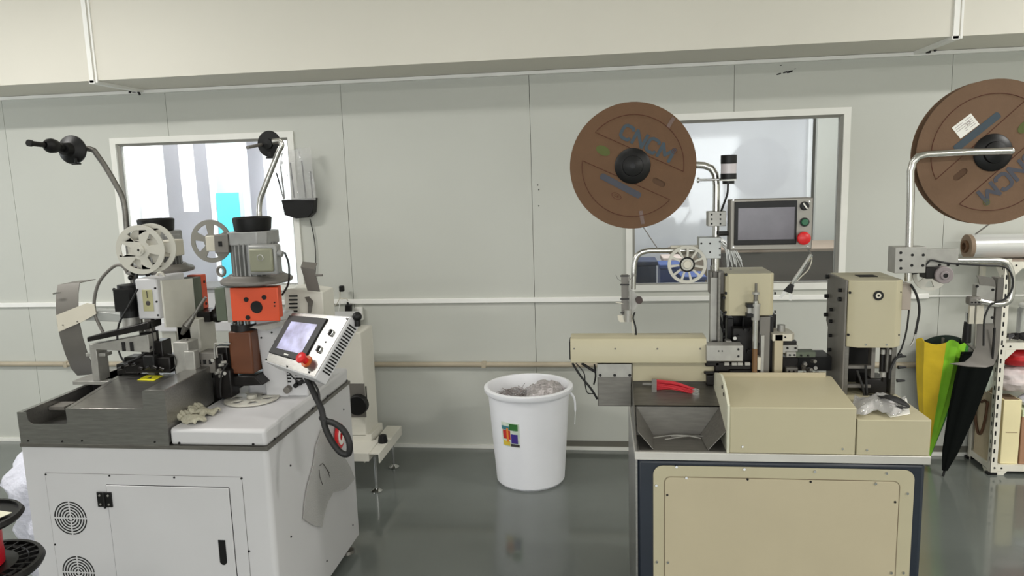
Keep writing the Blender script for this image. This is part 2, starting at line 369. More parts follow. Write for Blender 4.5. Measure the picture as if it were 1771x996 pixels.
crate(1178, 478, 1222, 500, 4.62, BLUEC, 'low blue tray below the white wheel, behind the right window', z0=.5)
crate(1146, 446, 1180, 500, 5.25, mat('pinkish_box', (214, 196, 186), .7), 'pale pinkish carton behind the blue crates behind the right window', nm='carton', cat='box', z0=.5)
crate(1160, 432, 1225, 500, 5.6, mat('tan_box', (150, 136, 118), .7), 'tan carton at the back behind the right window', nm='carton', cat='box', z0=.5)
t = thing('store_table', (.37, 5.2, 0), 'low grey table carrying the crates behind the right window', 'table')
MB().box(.12, .62, 4.5, 5.95, .47, .5).build('tabletop', GREYP, t)
for x in (.16, .58):
    for y in (4.54, 5.9): MB().box(x-.02, x+.02, y-.02, y+.02, 0, .47).build('leg', GREYP, t)
mb = MB()
for i in range(26):
    u = random.random(); p = at(1238+u*8, 405, Y=5.22); p.z -= .045; p.y = 5.17; q = p+Vector((.05+random.random()*.12, random.uniform(-.05, .0)-.03, -.08-random.random()*.12))
    mb.tube([p+Vector((0, 0, random.uniform(-.02, .04))), (p+q)/2+Vector((.02, 0, .03)), q], .003, 5)
tag(mb.build('wire_hank', mat('white_cable', (214, 210, 204), .5)), 'hank of loose white cables behind the right window, under the screen', 'cables')
# pendant lamp ghost on the sill: small white box with dish stand behind the left machine is built with the feeder

# ================================================================== LEFT WHITE MACHINE
LX0, LX1, LY0, LY1, LZ = -1.98, -1.095, 2.144, 2.93, .748
T = thing('crimping_machine', (-1.54, 2.54, 0), 'white terminal crimping machine with orange press head and tilted touch panel, at the left', 'machine')
poly = [Vector((LX0, LY1, .05)), Vector((LX0, LY0, .05))]+[Vector((LX1-.02+.02*sin(a), LY0+.02-.02*cos(a), .05)) for a in [i*pi/10 for i in range(6)]]+[Vector((LX1, LY1, .05))]
cab = MB().prism(poly, (0, 0, LZ-.05)).build('cabinet', WHITE, T)
MB().box(LX0-.003, LX1+.004, LY0-.004, LY1+.003, LZ, LZ+.012).build('steel_base_plate', STEELD, T)
for x in (LX0+.06, LX1-.03):
    for y in (LY0+.06, LY1-.07):
        f = MB().cyl((x, y, 0), (x, y, .012), .03, .026).cyl((x, y, .012), (x, y, .05), .008).build('levelling_foot', STEELD, T)
F = LY0
a = at(78, 816, Y=F); b = at(418, 827, Y=F)
pan = MB().box(a.x, b.x, F-.002, F, .1, (a.z+b.z)/2).build('service_panel', WHITE, T)
screws(T, [at(80, 820, Y=F), at(190, 822, Y=F), at(302, 825, Y=F), at(418, 827, Y=F), at(96, 941, Y=F), at(431, 953, Y=F)], .004, h=.004)
a = at(185, 838, Y=F); b = at(396, 842, Y=F)
pa = at(78, 816, Y=F); pb = at(418, 827, Y=F); zt_ = (pa.z+pb.z)/2
MB().box(pa.x-.0012, pa.x, F-.0015, F, .1, zt_).box(pb.x, pb.x+.0012, F-.0015, F, .1, zt_).box(pa.x, pb.x, F-.0015, F, zt_, zt_+.0012).build('panel_gap', mat('seam_grey', (120, 118, 116), .7), T)
door = MB().box(a.x, b.x, F-.006, F-.002, .12, a.z).build('cabinet_door', WHITE, T, bevel=.0015)
dk = MB()
for x in (a.x-.0015, b.x+.0015): dk.box(x-.001, x+.001, F-.0026, F-.002, .12, a.z)
dk.box(a.x, b.x, F-.0026, F-.002, a.z, a.z+.0022).build('door_gap', DARK, T)
h0 = at(170, 849, Y=F); h1 = at(198, 875, Y=F)
hg = MB().box(h0.x, h1.x, F-.011, F-.006, h1.z, h0.z).cyl(((h0.x+h1.x)/2, F-.011, h1.z-.004), ((h0.x+h1.x)/2, F-.011, h0.z), .004).build('hinge', BLACK, door, bevel=.001)
for u in (.22, .8):
    for v in (.2, .8): MB().cyl((h0.x+(h1.x-h0.x)*u, F-.0115, h1.z+(h0.z-h1.z)*v), (h0.x+(h1.x-h0.x)*u, F-.0135, h1.z+(h0.z-h1.z)*v), .0035).build('hinge_screw', ALUM, door)
l0 = at(379, 932, Y=F); l1 = at(395, 975, Y=F)
MB().prism([Vector((l0.x, F-.008, l0.z)), Vector((l1.x, F-.008, l0.z)), Vector((l1.x, F-.008, l1.z+.008)), Vector((l1.x-.008, F-.008, l1.z)), Vector((l0.x+.008, F-.008, l1.z)), Vector((l0.x, F-.008, l1.z+.008))], (0, .002, 0)).build('door_latch', BLACK, door)
def fan_grille(c, R):
    m = MB()
    for k in range(6):
        ro = R*(1-k*.16); ri = ro-R*.075
        for q in range(4):
            g = .07/(ro/R+.05); a0 = q*pi/2+g*.8; a1 = (q+1)*pi/2-g*.8
            m.prism(circ(c, ro, XA, ZA, 10, a0, a1, True)+circ(c, max(ri, .002), XA, ZA, 10, a1, a0, True), (0, .001, 0))
    return m
for px, py in ((122, 896), (136, 990)):
    c = at(px, py, Y=F-.0025); fan_grille(c, .061).build('fan_grille', DARK, T)
# right side details
SX = LX1
screws(T, [at(502, 805, X=SX), at(503, 928, X=SX), at(610, 908, X=SX), at(565, 970, X=SX), at(594, 708, X=SX)], .004, n=(1, 0, 0))
# table cover
CZ = .818
cov = MB().prism([(-1.432, F, LZ+.012), (LX1-.002, F, LZ+.012), (LX1-.002, LY1, LZ+.012), (-1.432, LY1, LZ+.012)], (0, 0, CZ-LZ-.012)).build('table_cover', WHITE, T, bevel=.012, seg=3)
screws(T, [at(310, 766, Y=F), at(438, 768, Y=F)], .0045)
screws(T, [at(x, y, X=LX1) for x, y in ((475, 759), (541, 706), (566, 685), (600, 658))], .0045, n=(1, 0, 0))
# stainless tray
tp = MB()
fr = [(-1.98, .76), (-1.98, .870), (-1.945, .870)]+[(-1.943+.02*(1-cos(a)), .85-.021*sin(a)) for a in [i*pi/12 for i in range(1, 7)]]+[(-1.812-.0, .829)]+[(-1.812+.022*sin(a), .851-.022*cos(a)) for a in [i*pi/12 for i in range(1, 7)]]+[(-1.784, .884), (-1.522, .884), (-1.514, .89), (-1.513, .945), (-1.508, .949), (-1.438, .949), (-1.434, .944), (-1.436, .76)]
tp.prism([Vector((x, F-.001, z)) for x, z in fr], (0, .003, 0)).build('tray_front', STEEL, T)
tr = MB()
tr.box(-1.98, -1.962, F+.002, 2.62, .76, .87)
tr.box(-1.962, -1.79, F+.002, 2.62, .795, .80)
tr.hexa([(-1.80, F+.002, .80), (-1.784, F+.002, .80), (-1.784, 2.42, .80), (-1.80, 2.42, .80), (-1.80, F+.002, .884), (-1.784, F+.002, .884), (-1.784, 2.42, .922), (-1.80, 2.42, .922)])
tr.build('tray_trough', STEEL, T)
MB().hexa([(-1.784, F+.002, .86), (-1.508, F+.002, .86), (-1.508, 2.44, .86), (-1.784, 2.44, .86), (-1.784, F+.002, .884), (-1.508, F+.002, .884), (-1.508, 2.44, .925), (-1.784, 2.44, .925)]).build('tray_ramp', STEEL, T, bevel=.002)
MB().hexa([(-1.508, F+.002, .765), (-1.436, F+.002, .765), (-1.436, 2.44, .82), (-1.508, 2.44, .82), (-1.508, F+.002, .949), (-1.436, F+.002, .949), (-1.436, 2.44, .957), (-1.508, 2.44, .957)]).build('tray_side_wall', STEEL, T, bevel=.003)
screws(T, [at(x, y, Y=F-.001) for x, y in ((49, 762), (108, 763), (142, 762), (268, 764))], .0035, m=BLACKM)
def rz(x, Y): return .884+(Y-LY0)*.139+.0015
q = [at(px, py, Y=2.36) for px, py in ((248, 653), (262, 646), (288, 647), (272, 654))]
yl = MB().prism([(-1.690, 2.375, rz(0, 2.375)), (-1.622, 2.37, rz(0, 2.37)), (-1.612, 2.415, rz(0, 2.415)), (-1.682, 2.42, rz(0, 2.42))], (0, 0, .001)).build('warning_label', YEL, T)
MB().prism([(-1.66, 2.388, rz(0, 2.388)+.001), (-1.645, 2.388, rz(0, 2.388)+.001), (-1.651, 2.408, rz(0, 2.408)+.001)], (0, 0, .0006)).build('warning_mark', INKK, yl)
# ---- left press
Y = 2.42
MB().box(-1.93, -1.50, 2.45, 2.88, .762, .90).build('press_base', BLACKM, T, bevel=.004)
MB().box(-1.69, -1.605, Y, 2.60, 1.135, 1.285).build('press_head', WHITE, T, bevel=.006)
scp = MB().box(-1.665, -1.625, Y-.002, Y, 1.165, 1.245).build('gauge_window', mat('gauge_beige', (176, 172, 132), .3), T, bevel=.002)
MB().ball((-1.645, Y-.002, 1.195), .009, (1, .2, 1)).box(-1.646, -1.644, Y-.004, Y-.002, 1.215, 1.24).build('gauge_mark', INKK, scp)
screws(T, [(-1.612, Y, 1.25), (-1.612, Y, 1.20), (-1.612, Y, 1.15)], .004)
MB().hexa([(-1.604, 2.44, 1.10), (-1.597, 2.44, 1.10), (-1.597, 2.64, 1.06), (-1.604, 2.64, 1.06), (-1.604, 2.44, 1.275), (-1.597, 2.44, 1.275), (-1.597, 2.64, 1.255), (-1.604, 2.64, 1.255)]).box(-1.66, -1.604, 2.60, 2.64, .90, 1.25).build('press_frame', WHITE2, T)
MB().box(-1.66, -1.565, 2.60, 2.72, .90, 1.10).build('press_column', WHITE2, T, bevel=.004)
g0 = MB().box(-1.66, -1.597, 2.645, 2.70, 1.11, 1.255).build('green_plate', GREEN, T, bevel=.002)
MB().box(-1.66, -1.60, 2.702, 2.745, 1.12, 1.26).build('orange_gearbox', ORANGE, T, bevel=.004)
mb = MB()
for z in (1.14, 1.23): mb.cyl((-1.6, 2.725, z), (-1.598, 2.725, z), .006)
mb.build('gearbox_bolt', BLACK, T)
# motor on the left press
def motor(c, ztop, zflange, box_dir, box_y, rb=.08, right=True):
    x, y = c
    MB().lathe([(0, 0), (.062, 0), (.064, .006), (.068, .044), (.062, .048), (.056, .046), (.05, .04), (0, .04)], (x, y, ztop-.048), seg=32).build('motor_fan_cap', BLACK, T)
    k = .026; hh = .075; MB().prism([(x+a_, y+b_, ztop-.096) for a_, b_ in ((-hh+k, -hh), (hh-k, -hh), (hh, -hh+k), (hh, hh-k), (hh-k, hh), (-hh+k, hh), (-hh, hh-k), (-hh, -hh+k))], (0, 0, .046)).build('motor_top_flange', MOTOR, T, bevel=.003)
    b = MB().cyl((x, y, zflange+.018), (x, y, ztop-.09), rb-.012, seg=28)
    for i in range(28):
        a = 2*pi*i/28; d = Vector((cos(a), sin(a), 0)); n = Vector((-sin(a), cos(a), 0))
        R = Matrix((d, n, ZA)).transposed()
        b.obox(Vector((x, y, (zflange+ztop-.07)/2))+d*(rb-.006), (.016, .004, ztop-.09-zflange-.02), R)
    b.build('motor_body', MOTOR, T)
    MB().lathe([(0, 0), (.122, 0), (.125, .004), (.125, .012), (.118, .018), (.10, .024), (.095, .03), (0, .03)], (x, y, zflange-.01), seg=40).build('motor_flange', GREYP, T)
motor((-1.245, 2.47), 1.497, 1.272, 0, 0)
mb = MB().box(-1.214, -1.110, 2.355, 2.40, 1.300, 1.405).build('terminal_box', MOTOR, T, bevel=.008)
lid = MB().box(-1.204, -1.120, 2.342, 2.356, 1.312, 1.393).build('terminal_box_lid', mat('greenish_grey', (136, 136, 116), .45, .2), T, bevel=.006)
MB().lathe([(.009, 0), (.012, .001), (.009, .002)], (-1.162, 2.342, 1.362), (0, -1, 0), seg=20).build('lid_emblem', ALUM, lid)
MB().cyl((-1.110, 2.37, 1.375), (-1.094, 2.37, 1.37), .011).build('cable_gland', MOTOR, T)
c0 = [at(492, 436, Y=2.36), at(499, 455, Y=2.36), at(500, 480, Y=2.36), at(497, 495, Y=2.4), at(488, 510, Y=2.42)]
MB().tube(c0, .0035, 8).build('motor_cable', RUB, T)
mb = MB().lathe([(.016+.005*cos(t), .005*sin(t)) for t in [i*pi/6 for i in range(13)]], (-1.352, 2.42, 1.308), (0.2, 1, 0), seg=24)
mb.build('lifting_eye', GREYP, T)
motor((-1.74, 2.66), 1.492, 1.292, 0, 0)
MB().box(-1.70, -1.64, 2.60, 2.66, 1.35, 1.43).build('terminal_box', MOTOR, T, bevel=.006)
p = at(278, 479, Y=2.5)
MB().lathe([(.016+.005*cos(t), .005*sin(t)) for t in [i*pi/6 for i in range(13)]], p, (.1, 1, 0), seg=24).build('lifting_eye', WPLAS, T)
# spoked wheels
def wheel_plate(c, R, n, rh, ux, uy, th, m, name, parent, r0=.4, r1=.79, frac=.54, round_=False, phase=0):
    c = Vector(c); ux = Vector(ux); uy = Vector(uy); nn = ux.cross(uy)
    holes = []
    for k in range(n):
        a = phase+2*pi*k/n; ha = pi/n*frac
        ho = []
        for i in range(7): t = a-ha+2*ha*i/6; ho.append(c+(ux*cos(t)+uy*sin(t))*R*r1)
        ha2 = ha*.75
        for i in range(4): t = a+ha2-2*ha2*i/3; ho.append(c+(ux*cos(t)+uy*sin(t))*R*r0)
        holes.append(ho)
    o = circ(c, R, ux, uy, 48)
    return MB().prism(o, nn*th, holes).build(name, m, parent, bevel=.0008)
c = Vector((-1.628, 2.385, 1.394)); ux = Vector((1, .1, 0)).normalized()
for k, (dy, dx) in enumerate(((0, 0), (.035, .022))):
    wheel_plate(c+Vector((dx, dy, .003*k)), .088, 5, .02, ux, ZA, .006, WPLAS, 'paper_takeup_flange', T, phase=pi/2+.3)
MB().cyl(c+Vector((0, -.012, 0)), c+Vector((.05, .06, 0)), .014, seg=20).cyl(c+Vector((0, -.014, 0)), c+Vector((0, -.008, 0)), .02).build('takeup_hub', WPLAS, T)
MB().cyl(c+Vector((0, -.0155, 0)), c+Vector((0, -.014, 0)), .004).build('hub_screw', BLACK, T)
MB().box(-1.6, -1.545, 2.45, 2.52, 1.36, 1.42).build('takeup_motor_bracket', IVORY, T, bevel=.004)
c = at(366, 417, Y=2.47)
wheel_plate(c, .078, 5, .02, XA, ZA, .005, mat('grey_wheel_plastic', (134, 131, 122), .5), 'paper_takeup_flange', T, phase=pi/2+.62, r0=.36, frac=.6)
a = at(357, 408, Y=2.44)
bk = MB().box(a.x, a.x+.035, 2.43, 2.465, a.z-.055, a.z).build('takeup_bracket', IVORY, T, bevel=.003)
a = at(374, 405, Y=2.42)
mt = MB().box(a.x, a.x+.052, 2.40, 2.45, a.z-.066, a.z).build('takeup_motor', GREYP, T, bevel=.003)
MB().box(a.x+.016, a.x+.03, 2.3985, 2.4, a.z-.042, a.z-.024).build('motor_slot', DARK, mt)
# black solenoid and applicator mechanics of the left press
p0 = at(192, 495, Y=2.42); p1 = at(232, 560, Y=2.42)
MB().cyl(((p0.x+p1.x)/2, 2.46, p1.z+.02), ((p0.x+p1.x)/2, 2.46, p0.z), .036).box(p0.x+.02, p0.x+.08, 2.40, 2.43, p1.z+.05, p0.z-.01).build('vibrator_cylinder', BLACK, T)
MB().cyl(((p0.x+p1.x)/2, 2.46, p1.z-.018), ((p0.x+p1.x)/2, 2.46, p1.z+.02), .031).build('cylinder_collar', ALUM, T)
q0 = at(163, 582, Y=2.42); q1 = at(268, 556, Y=2.42)
MB().hexa([(q0.x, 2.38, q0.z-.012), (q1.x, 2.38, q1.z-.02), (q1.x, 2.46, q1.z-.02), (q0.x, 2.46, q0.z-.012), (q0.x, 2.38, q0.z+.006), (q1.x, 2.38, q1.z+.006), (q1.x, 2.46, q1.z+.006), (q0.x, 2.46, q0.z+.006)]).build('black_arm', BLACKM, T, bevel=.003)
q0 = at(163, 598, Y=2.41); q1 = at(262, 582, Y=2.41)
MB().hexa([(q0.x, 2.39, q0.z-.008), (q1.x, 2.39, q1.z-.055), (q1.x, 2.44, q1.z-.055), (q0.x, 2.44, q0.z-.008), (q0.x, 2.39, q0.z+.008), (q1.x, 2.39, q1.z+.012), (q1.x, 2.44, q1.z+.012), (q0.x, 2.44, q0.z+.008)]).build('feed_bracket', ALUM, T, bevel=.002)
dk = MB()
for px in (214, 228): a = at(px, 597, Y=2.388); dk.box(a.x-.007, a.x+.005, 2.386, 2.39, a.z-.022, a.z+.012)
dk.build('bracket_slot', DARK, T)
a = at(175, 645, Y=2.45); b = at(175, 592, Y=2.45)
MB().box(a.x-.014, a.x+.014, 2.42, 2.48, .90, b.z).box(a.x-.04, a.x+.04, 2.43, 2.47, at(175, 612, Y=2.45).z-.006, at(175, 612, Y=2.45).z+.008).build('support_post', ALUM, T, bevel=.002)
MB().box(a.x-.10, a.x+.07, 2.42, 2.60, .885, .90).build('support_plate', ALUM, T, bevel=.002)
MB().box(-1.96, -1.90, 2.26, 2.32, .84, .852).build('scrap_plate', GREYP, T)
a = at(262, 545, Y=2.46); b = at(275, 635, Y=2.46)
MB().hexa([(a.x-.02, 2.43, .90), (b.x+.0, 2.43, .90), (b.x, 2.46, .90), (a.x-.02, 2.46, .90), (a.x-.012, 2.43, a.z), (a.x+.014, 2.43, a.z), (a.x+.014, 2.46, a.z), (a.x-.012, 2.46, a.z)]).build('ram_slide', GREYP, T, bevel=.004)
for (px0, py0, px1, py1, yy, m) in ((240, 576, 262, 618, 2.40, BLACKM), (262, 590, 285, 640, 2.42, BLACKM), (213, 618, 296, 645, 2.40, BLACKM), (200, 630, 240, 650, 2.42, BLACKM), (246, 615, 268, 640, 2.38, BLACK)):
    a = at(px0, py0, Y=yy); b = at(px1, py1, Y=yy); MB().box(a.x, b.x, yy, yy+.06, max(b.z, .925), a.z).build('applicator_block', m, T, bevel=.004)
mb = MB()
for i in range(7):
    a = at(205+i*12, 634+random.uniform(-4, 8), Y=2.385); mb.cyl(a, a+Vector((.02, -.006, random.uniform(-.01, .01))), .006)
mb.build('applicator_screws', BLACKM, T)
for pts, r in (([(238, 500), (222, 530), (206, 560), (203, 590), (207, 612), (216, 628)], .0035), ([(216, 628), (240, 618), (262, 600)], .004), ([(290, 612), (302, 616), (304, 632), (296, 640)], .002), ([(262, 560), (266, 600), (264, 640)], .002)):
    MB().tube([at(x, y, Y=2.395) for x, y in pts], r, 8).build('wiring', RUB, T)
MB().tube([at(x, y, Y=2.5) for x, y in ((220, 470), (210, 459), (195, 462), (172, 487), (163, 520), (166, 548), (178, 574))], .006, 10).build('metal_hose', GREYP, T)
MB().tube([at(x, y, Y=2.46) for x, y in ((234, 462), (236, 480), (230, 497), (212, 505), (196, 500))], .006, 8).build('wiring', RUB, T)
mb = MB()
for (x, y, r) in ((232, 470, .014), (246, 468, .012), (226, 480, .01), (256, 474, .01)): mb.ball(at(x, y, Y=2.52), r)
mb.build('tube_fittings', BLACKM, T)
# small grey block with knob on the right of the left press
a = at(298, 592, Y=2.40); b = at(338, 640, Y=2.40)
MB().box(a.x, b.x-.02, 2.40, 2.47, .93, a.z).box(b.x-.03, b.x+.01, 2.385, 2.42, .935, a.z-.03).build('stop_block', ALUM, T, bevel=.003)
MB().cyl((a.x+.035, 2.43, a.z), (a.x+.035, 2.43, a.z+.008), .008).build('stop_block_knob', STEELD, T)
a = at(341, 610, Y=2.43); b = at(372, 636, Y=2.43)
MB().box(a.x, b.x, 2.43, 2.50, .93, a.z).build('clamp_block', GREYP, T, bevel=.003)
for px in (345, 354, 364): d = at(px, 626, Y=2.428); MB().box(d.x-.005, d.x+.005, 2.426, 2.43, d.z-.008, d.z+.008).build('clamp_slot', DARK, T)
MB().box(-1.60, -1.45, 2.47, 2.62, .90, .93).build('feed_plate', BLACKM, T)
# oiler pipe (metal tube with flared end)
MB().tube([at(356, 514, Y=2.5), at(345, 530, Y=2.49), at(334, 548, Y=2.48)], .006, 10, smooth=False).build('blow_pipe', STEELD, T)
MB().cyl(at(335, 546, Y=2.48), at(322, 564, Y=2.47), .008, .014).cyl(at(322, 564, Y=2.47), at(315, 578, Y=2.47), .014, .006).build('blow_nozzle', STEELD, T)
p = at(349, 518, Y=2.62)
MB().box(-1.62, -1.54, 2.64, 2.74, 1.08, 1.12).ball((-1.53, 2.68, 1.10), .03).ball((-1.50, 2.68, 1.15), .018).cyl((-1.53, 2.68, 1.1), (-1.50, 2.68, 1.2), .016).build('valve_block', BLACKM, T)
# ---- right press of the left machine
MB().box(-1.345, -1.215, 2.52, 2.70, CZ, .882).build('press_base', WHITE, T, bevel=.012)
col = [(at(447, 545, Y=2.50).x, 1.14), (at(492, 545, Y=2.50).x+.0, 1.14), (-1.155, .82), (-1.25, .82)]
MB().hexa([(-1.262, 2.50, CZ), (-1.175, 2.50, CZ), (-1.175, 2.62, CZ), (-1.262, 2.62, CZ), (-1.285, 2.50, 1.13), (-1.180, 2.50, 1.13), (-1.180, 2.62, 1.13), (-1.285, 2.62, 1.13)]).build('press_column', WHITE, T, bevel=.006)
screws(T, [at(452, 584, Y=2.5), at(476, 590, Y=2.5), at(470, 575, Y=2.5)], .004)
MB().box(-1.308, -1.130, 2.385, 2.395, 1.132, 1.252).build('orange_gearbox', ORANGE, T, bevel=.003)
gb = MB().box(-1.304, -1.150, 2.395, 2.46, 1.135, 1.25).build('gearbox_housing', ORANGE, T, bevel=.003)
MB().box(-1.375, -1.335, 2.40, 2.50, 1.13, 1.25).build('green_plate', GREEN, T, bevel=.003)
MB().box(-1.334, -1.312, 2.40, 2.50, 1.125, 1.252).build('end_plate', ALUM, T, bevel=.002)
c = at(444, 531, Y=2.385); MB().lathe([(0, 0), (.02, 0), (.022, .002), (.02, .004), (0, .002)], c, (0, -1, 0), seg=28).build('shaft_bore', DARK, gb)
for px, py in ((426, 518), (457, 514), (429, 549)): c = at(px, py, Y=2.385); MB().cyl(c, c+Vector((0, -.003, 0)), .0085).build('gearbox_bolt', BLACK, gb)
for py in (523, 529): c = at(475, py, Y=2.385); MB().cyl(c, c+Vector((0, -.002, 0)), .003).build('gearbox_bolt', BLACK, gb)
for py in (506, 530, 556): c = at(406, py, Y=2.40); MB().cyl(c, c+Vector((0, -.003, 0)), .005).build('plate_bolt', DARK, T)
MB().prism([Vector((at(x, y, Y=2.44).x, 2.44, at(x, y, Y=2.44).z)) for x, y in ((432, 566), (492, 556), (490, 562), (462, 572))], (0, .06, 0)).build('oil_cloth', ALUM, T)
a = at(392, 572, Y=2.44); b = at(440, 650, Y=2.44)
MB().box(a.x, b.x-.004, 2.445, 2.53, b.z+.005, a.z-.005).build('brown_block', BROWN, T, bevel=.006)
MB().cyl(((a.x+b.x)/2-.005, 2.49, a.z-.008), ((a.x+b.x)/2-.005, 2.49, a.z+.018), .046).build('block_collar', BLACKM, T)
mb = MB()
for dx in (-.03, -.006, .02): mb.cyl(((a.x+b.x)/2+dx, 2.475, a.z+.01), ((a.x+b.x)/2+dx, 2.475, 1.135), .009)
mb.build('guide_rods', STEELD, T)
MB().hexa([(a.x-.01, 2.44, .875), (b.x+.03, 2.44, .882), (b.x+.03, 2.58, .882), (a.x-.01, 2.58, .875), (a.x-.01, 2.44, .915), (b.x, 2.44, .915), (b.x, 2.58, .915), (a.x-.01, 2.58, .915)]).build('block_base', BLACKM, T, bevel=.003)
for (px0, py0, px1, py1, yy) in ((366, 612, 392, 690, 2.44), (372, 598, 396, 640, 2.46), (376, 640, 402, 688, 2.42)):
    p = at(px0, py0, Y=yy); q = at(px1, py1, Y=yy); MB().box(p.x, q.x, yy, yy+.06, max(q.z, CZ), p.z).build('applicator_block', BLACKM, T, bevel=.004)
MB().tube([at(x, y, Y=2.43) for x, y in ((372, 620), (371, 597), (376, 594), (398, 594))], .003, 8).tube([at(x, y, Y=2.43) for x, y in ((376, 618), (375, 602), (380, 600), (396, 600))], .003, 8).build('brass_tube', ALUM, T)
MB().tube([at(x, y, Y=2.41) for x, y in ((394, 628), (384, 645), (381, 668), (382, 686))], .003, 8).build('wiring', RUB, T)
mb = MB()
for i in range(8): p = at(360+random.random()*34, 612+random.random()*40, Y=2.425); mb.cyl(p, p+Vector((random.uniform(-.015, .015), -.012, 0)), .006)
mb.build('applicator_screws', ALUM, T)
# white electric box under the console, with vents
MB().prism([Vector((x, 2.53, z)) for x, z in ((-1.232, CZ), (-1.10, CZ), (-1.10, .96), (-1.232, .96))], (0, -.02, 0)).build('electric_box', WHITE, T, bevel=.006)
mb = MB()
for i in range(5):
    for px in (491, 511):
        p = at(px, 639+i*5.5, Y=2.508); mb.box(p.x, p.x+.028, 2.507, 2.51, p.z, p.z+.005)
mb.build('vent_slots', DARK, T)
for px, py, r in ((500, 671, .013), (515, 663, .009), (523, 659, .008)): p = at(px, py, Y=2.51); MB().cyl(p, p+Vector((0, -.025, -.003)), r).build('round_connector', GREYP if r > .01 else BLACK, T, bevel=.002)
MB().tube([at(x, y, Y=2.49) for x, y in ((498, 640), (506, 652), (520, 662), (530, 660))], .003, 8).build('wiring', RUB, T)
# vented box higher up, behind the console
a = at(490, 500, Y=2.66); b = at(560, 543, Y=2.66)
MB().prism([Vector((a.x, 2.66, a.z)), Vector((a.x+.05, 2.66, a.z+.002)), Vector((b.x, 2.66, a.z-.012)), Vector((b.x, 2.66, b.z-.12)), Vector((a.x, 2.66, b.z-.12))], (0, .12, 0)).build('vented_housing', WHITE2, T, bevel=.004)
mb = MB()
for i in range(6): p = at(500, 512+i*6.6, Y=2.658); mb.box(p.x, p.x+.034, 2.656, 2.66, p.z-.003, p.z+.003)
mb.build('vent_slots', DARK, T)
MB().prism([Vector((at(x, y, Y=2.655).x, 2.655, at(x, y, Y=2.655).z)) for x, y in ((527, 514), (534, 513), (541, 521), (538, 541), (532, 541), (532, 524))], (0, .004, 0)).build('hook_plate', STEELD, T)
MB().box(-1.2, -1.11, 2.70, 2.78, CZ, 1.02).build('housing_column', WHITE, T)
# paper guide chutes (curved grey sheets)
L = [(100, 493), (97, 512), (97, 535), (99, 560), (105, 587), (113, 612), (124, 638), (134, 649)]
rows = []
for i, (px, py) in enumerate(L):
    y = 2.50+.10*((i-2.5)/4)**2; p = at(px, py, Y=y); rows.append([(p.x, y, p.z), (p.x+.047, y+.0, p.z+.004), (p.x+.094, y, p.z+.008)])
rows[0][0:3] = rows[0][0:3]
r0 = rows[0]; rows = [[(x+.03, y+.05, z+.006) for x, y, z in r0]]+rows
MB().sheet(rows, .003).build('paper_guide_chute', GREYP, T)
p = at(92, 508, Y=2.5); MB().tube([p, p+Vector((.02, 0, .004)), p+Vector((.03, .0, .004))], .003, 8).build('chute_pin', CHROME, T)
MB().prism([at(x, y, Y=2.485) for x, y in ((97, 545), (150, 524), (163, 527), (166, 543), (143, 556), (101, 574))], (0, .004, 0)).build('chute_band', IVORY, T)
screws(T, [at(109, 562, Y=2.485), at(134, 556, Y=2.485)], .003, m=GREYP)
a = at(143, 528, Y=2.52); b = at(232, 538, Y=2.52)
MB().hexa([(a.x, 2.5, a.z-.055), (b.x, 2.5, b.z-.04), (b.x, 2.56, b.z-.04), (a.x, 2.56, a.z-.055), (a.x, 2.5, a.z-.012), (b.x, 2.5, b.z-.012), (b.x, 2.56, b.z-.012), (a.x, 2.56, a.z-.012)]).build('chute_arm', mat('grey_arm', (168, 170, 166), .45), T, bevel=.003)
L = [(516, 455), (520, 462), (526, 480), (530, 503)]; rows = []
for i, (px, py) in enumerate(L):
    p = at(px, py, Y=2.62); q = at(px+(26, 24, 22, 22)[i], py+(2, 4, 2, 2)[i], Y=2.62); y = 2.62+(.04, 0, 0, .01)[i]; rows.append([(p.x, y, p.z), ((p.x+q.x)/2, y, (p.z+q.z)/2), (q.x, y, q.z)])
MB().sheet(rows, .003).build('paper_guide_chute', GREYP, T)
p = at(545, 476, Y=2.62); MB().cyl(p, p+Vector((.03, 0, 0)), .004).build('chute_pin', GREYP, T)
# reel holder arms
def reel_arm(pts, Y, hub, disc_r, rod_end, knob):
    P = [at(x, y, Y=Y) for x, y in pts]; MB().tube(P, .010, 12, smooth=False).build('reel_arm', STEELD, T)
P = [at(x, y, Y=2.62) for x, y in ((222, 420), (219, 395), (216, 362), (211, 340), (198, 315), (182, 288), (168, 268), (160, 259), (140, 256), (130, 258))]
P[0].z = 1.285
MB().tube([Vector((P[0].x+.02, 2.62, 1.0)), P[0]]+P[1:], .0105, 14).build('reel_arm', STEELD, T)
c = at(125, 259, Y=2.58)
d1 = Vector((.05, -1, .02)).normalized()
hb = MB().lathe([(0, -.012), (.05, -.012), (.054, -.004), (.054, .003), (.048, .008), (.026, .022), (.022, .05), (0, .05)], c, d1, seg=36).build('reel_hub', BLACK, T)
e = at(88, 252, Y=2.47); g = at(54, 248, Y=2.385); d1 = (g-c).normalized(); MB().lathe([(.012, -.045), (.024, -.02), (.027, 0), (.024, .012), (.012, .03)], e, d1, seg=28).cyl(c, e, .014).build('hub_nut', BLACK, T)
MB().cyl(e, g, .0095, seg=14).build('hub_rod', BLACKM, T)
MB().cyl(g, g+d1*.012, .012).build('rod_cap', BLACK, T)
k = at(132, 282, Y=2.56); MB().box(k.x-.018, k.x+.018, k.y-.005, k.y+.005, k.z-.006, k.z).box(k.x-.005, k.x+.005, k.y-.004, k.y+.004, k.z, k.z+.02).build('hub_knob', BLACK, T, bevel=.002)
P = [at(x, y, Y=2.62) for x, y in ((449, 380), (448, 362), (450, 345), (456, 328), (470, 292), (482, 262), (487, 252), (484, 244), (472, 245))]
P = [Vector((P[0].x, 2.62, 1.27))]+P
MB().tube(P, .0105, 14).build('reel_arm', POL, T)
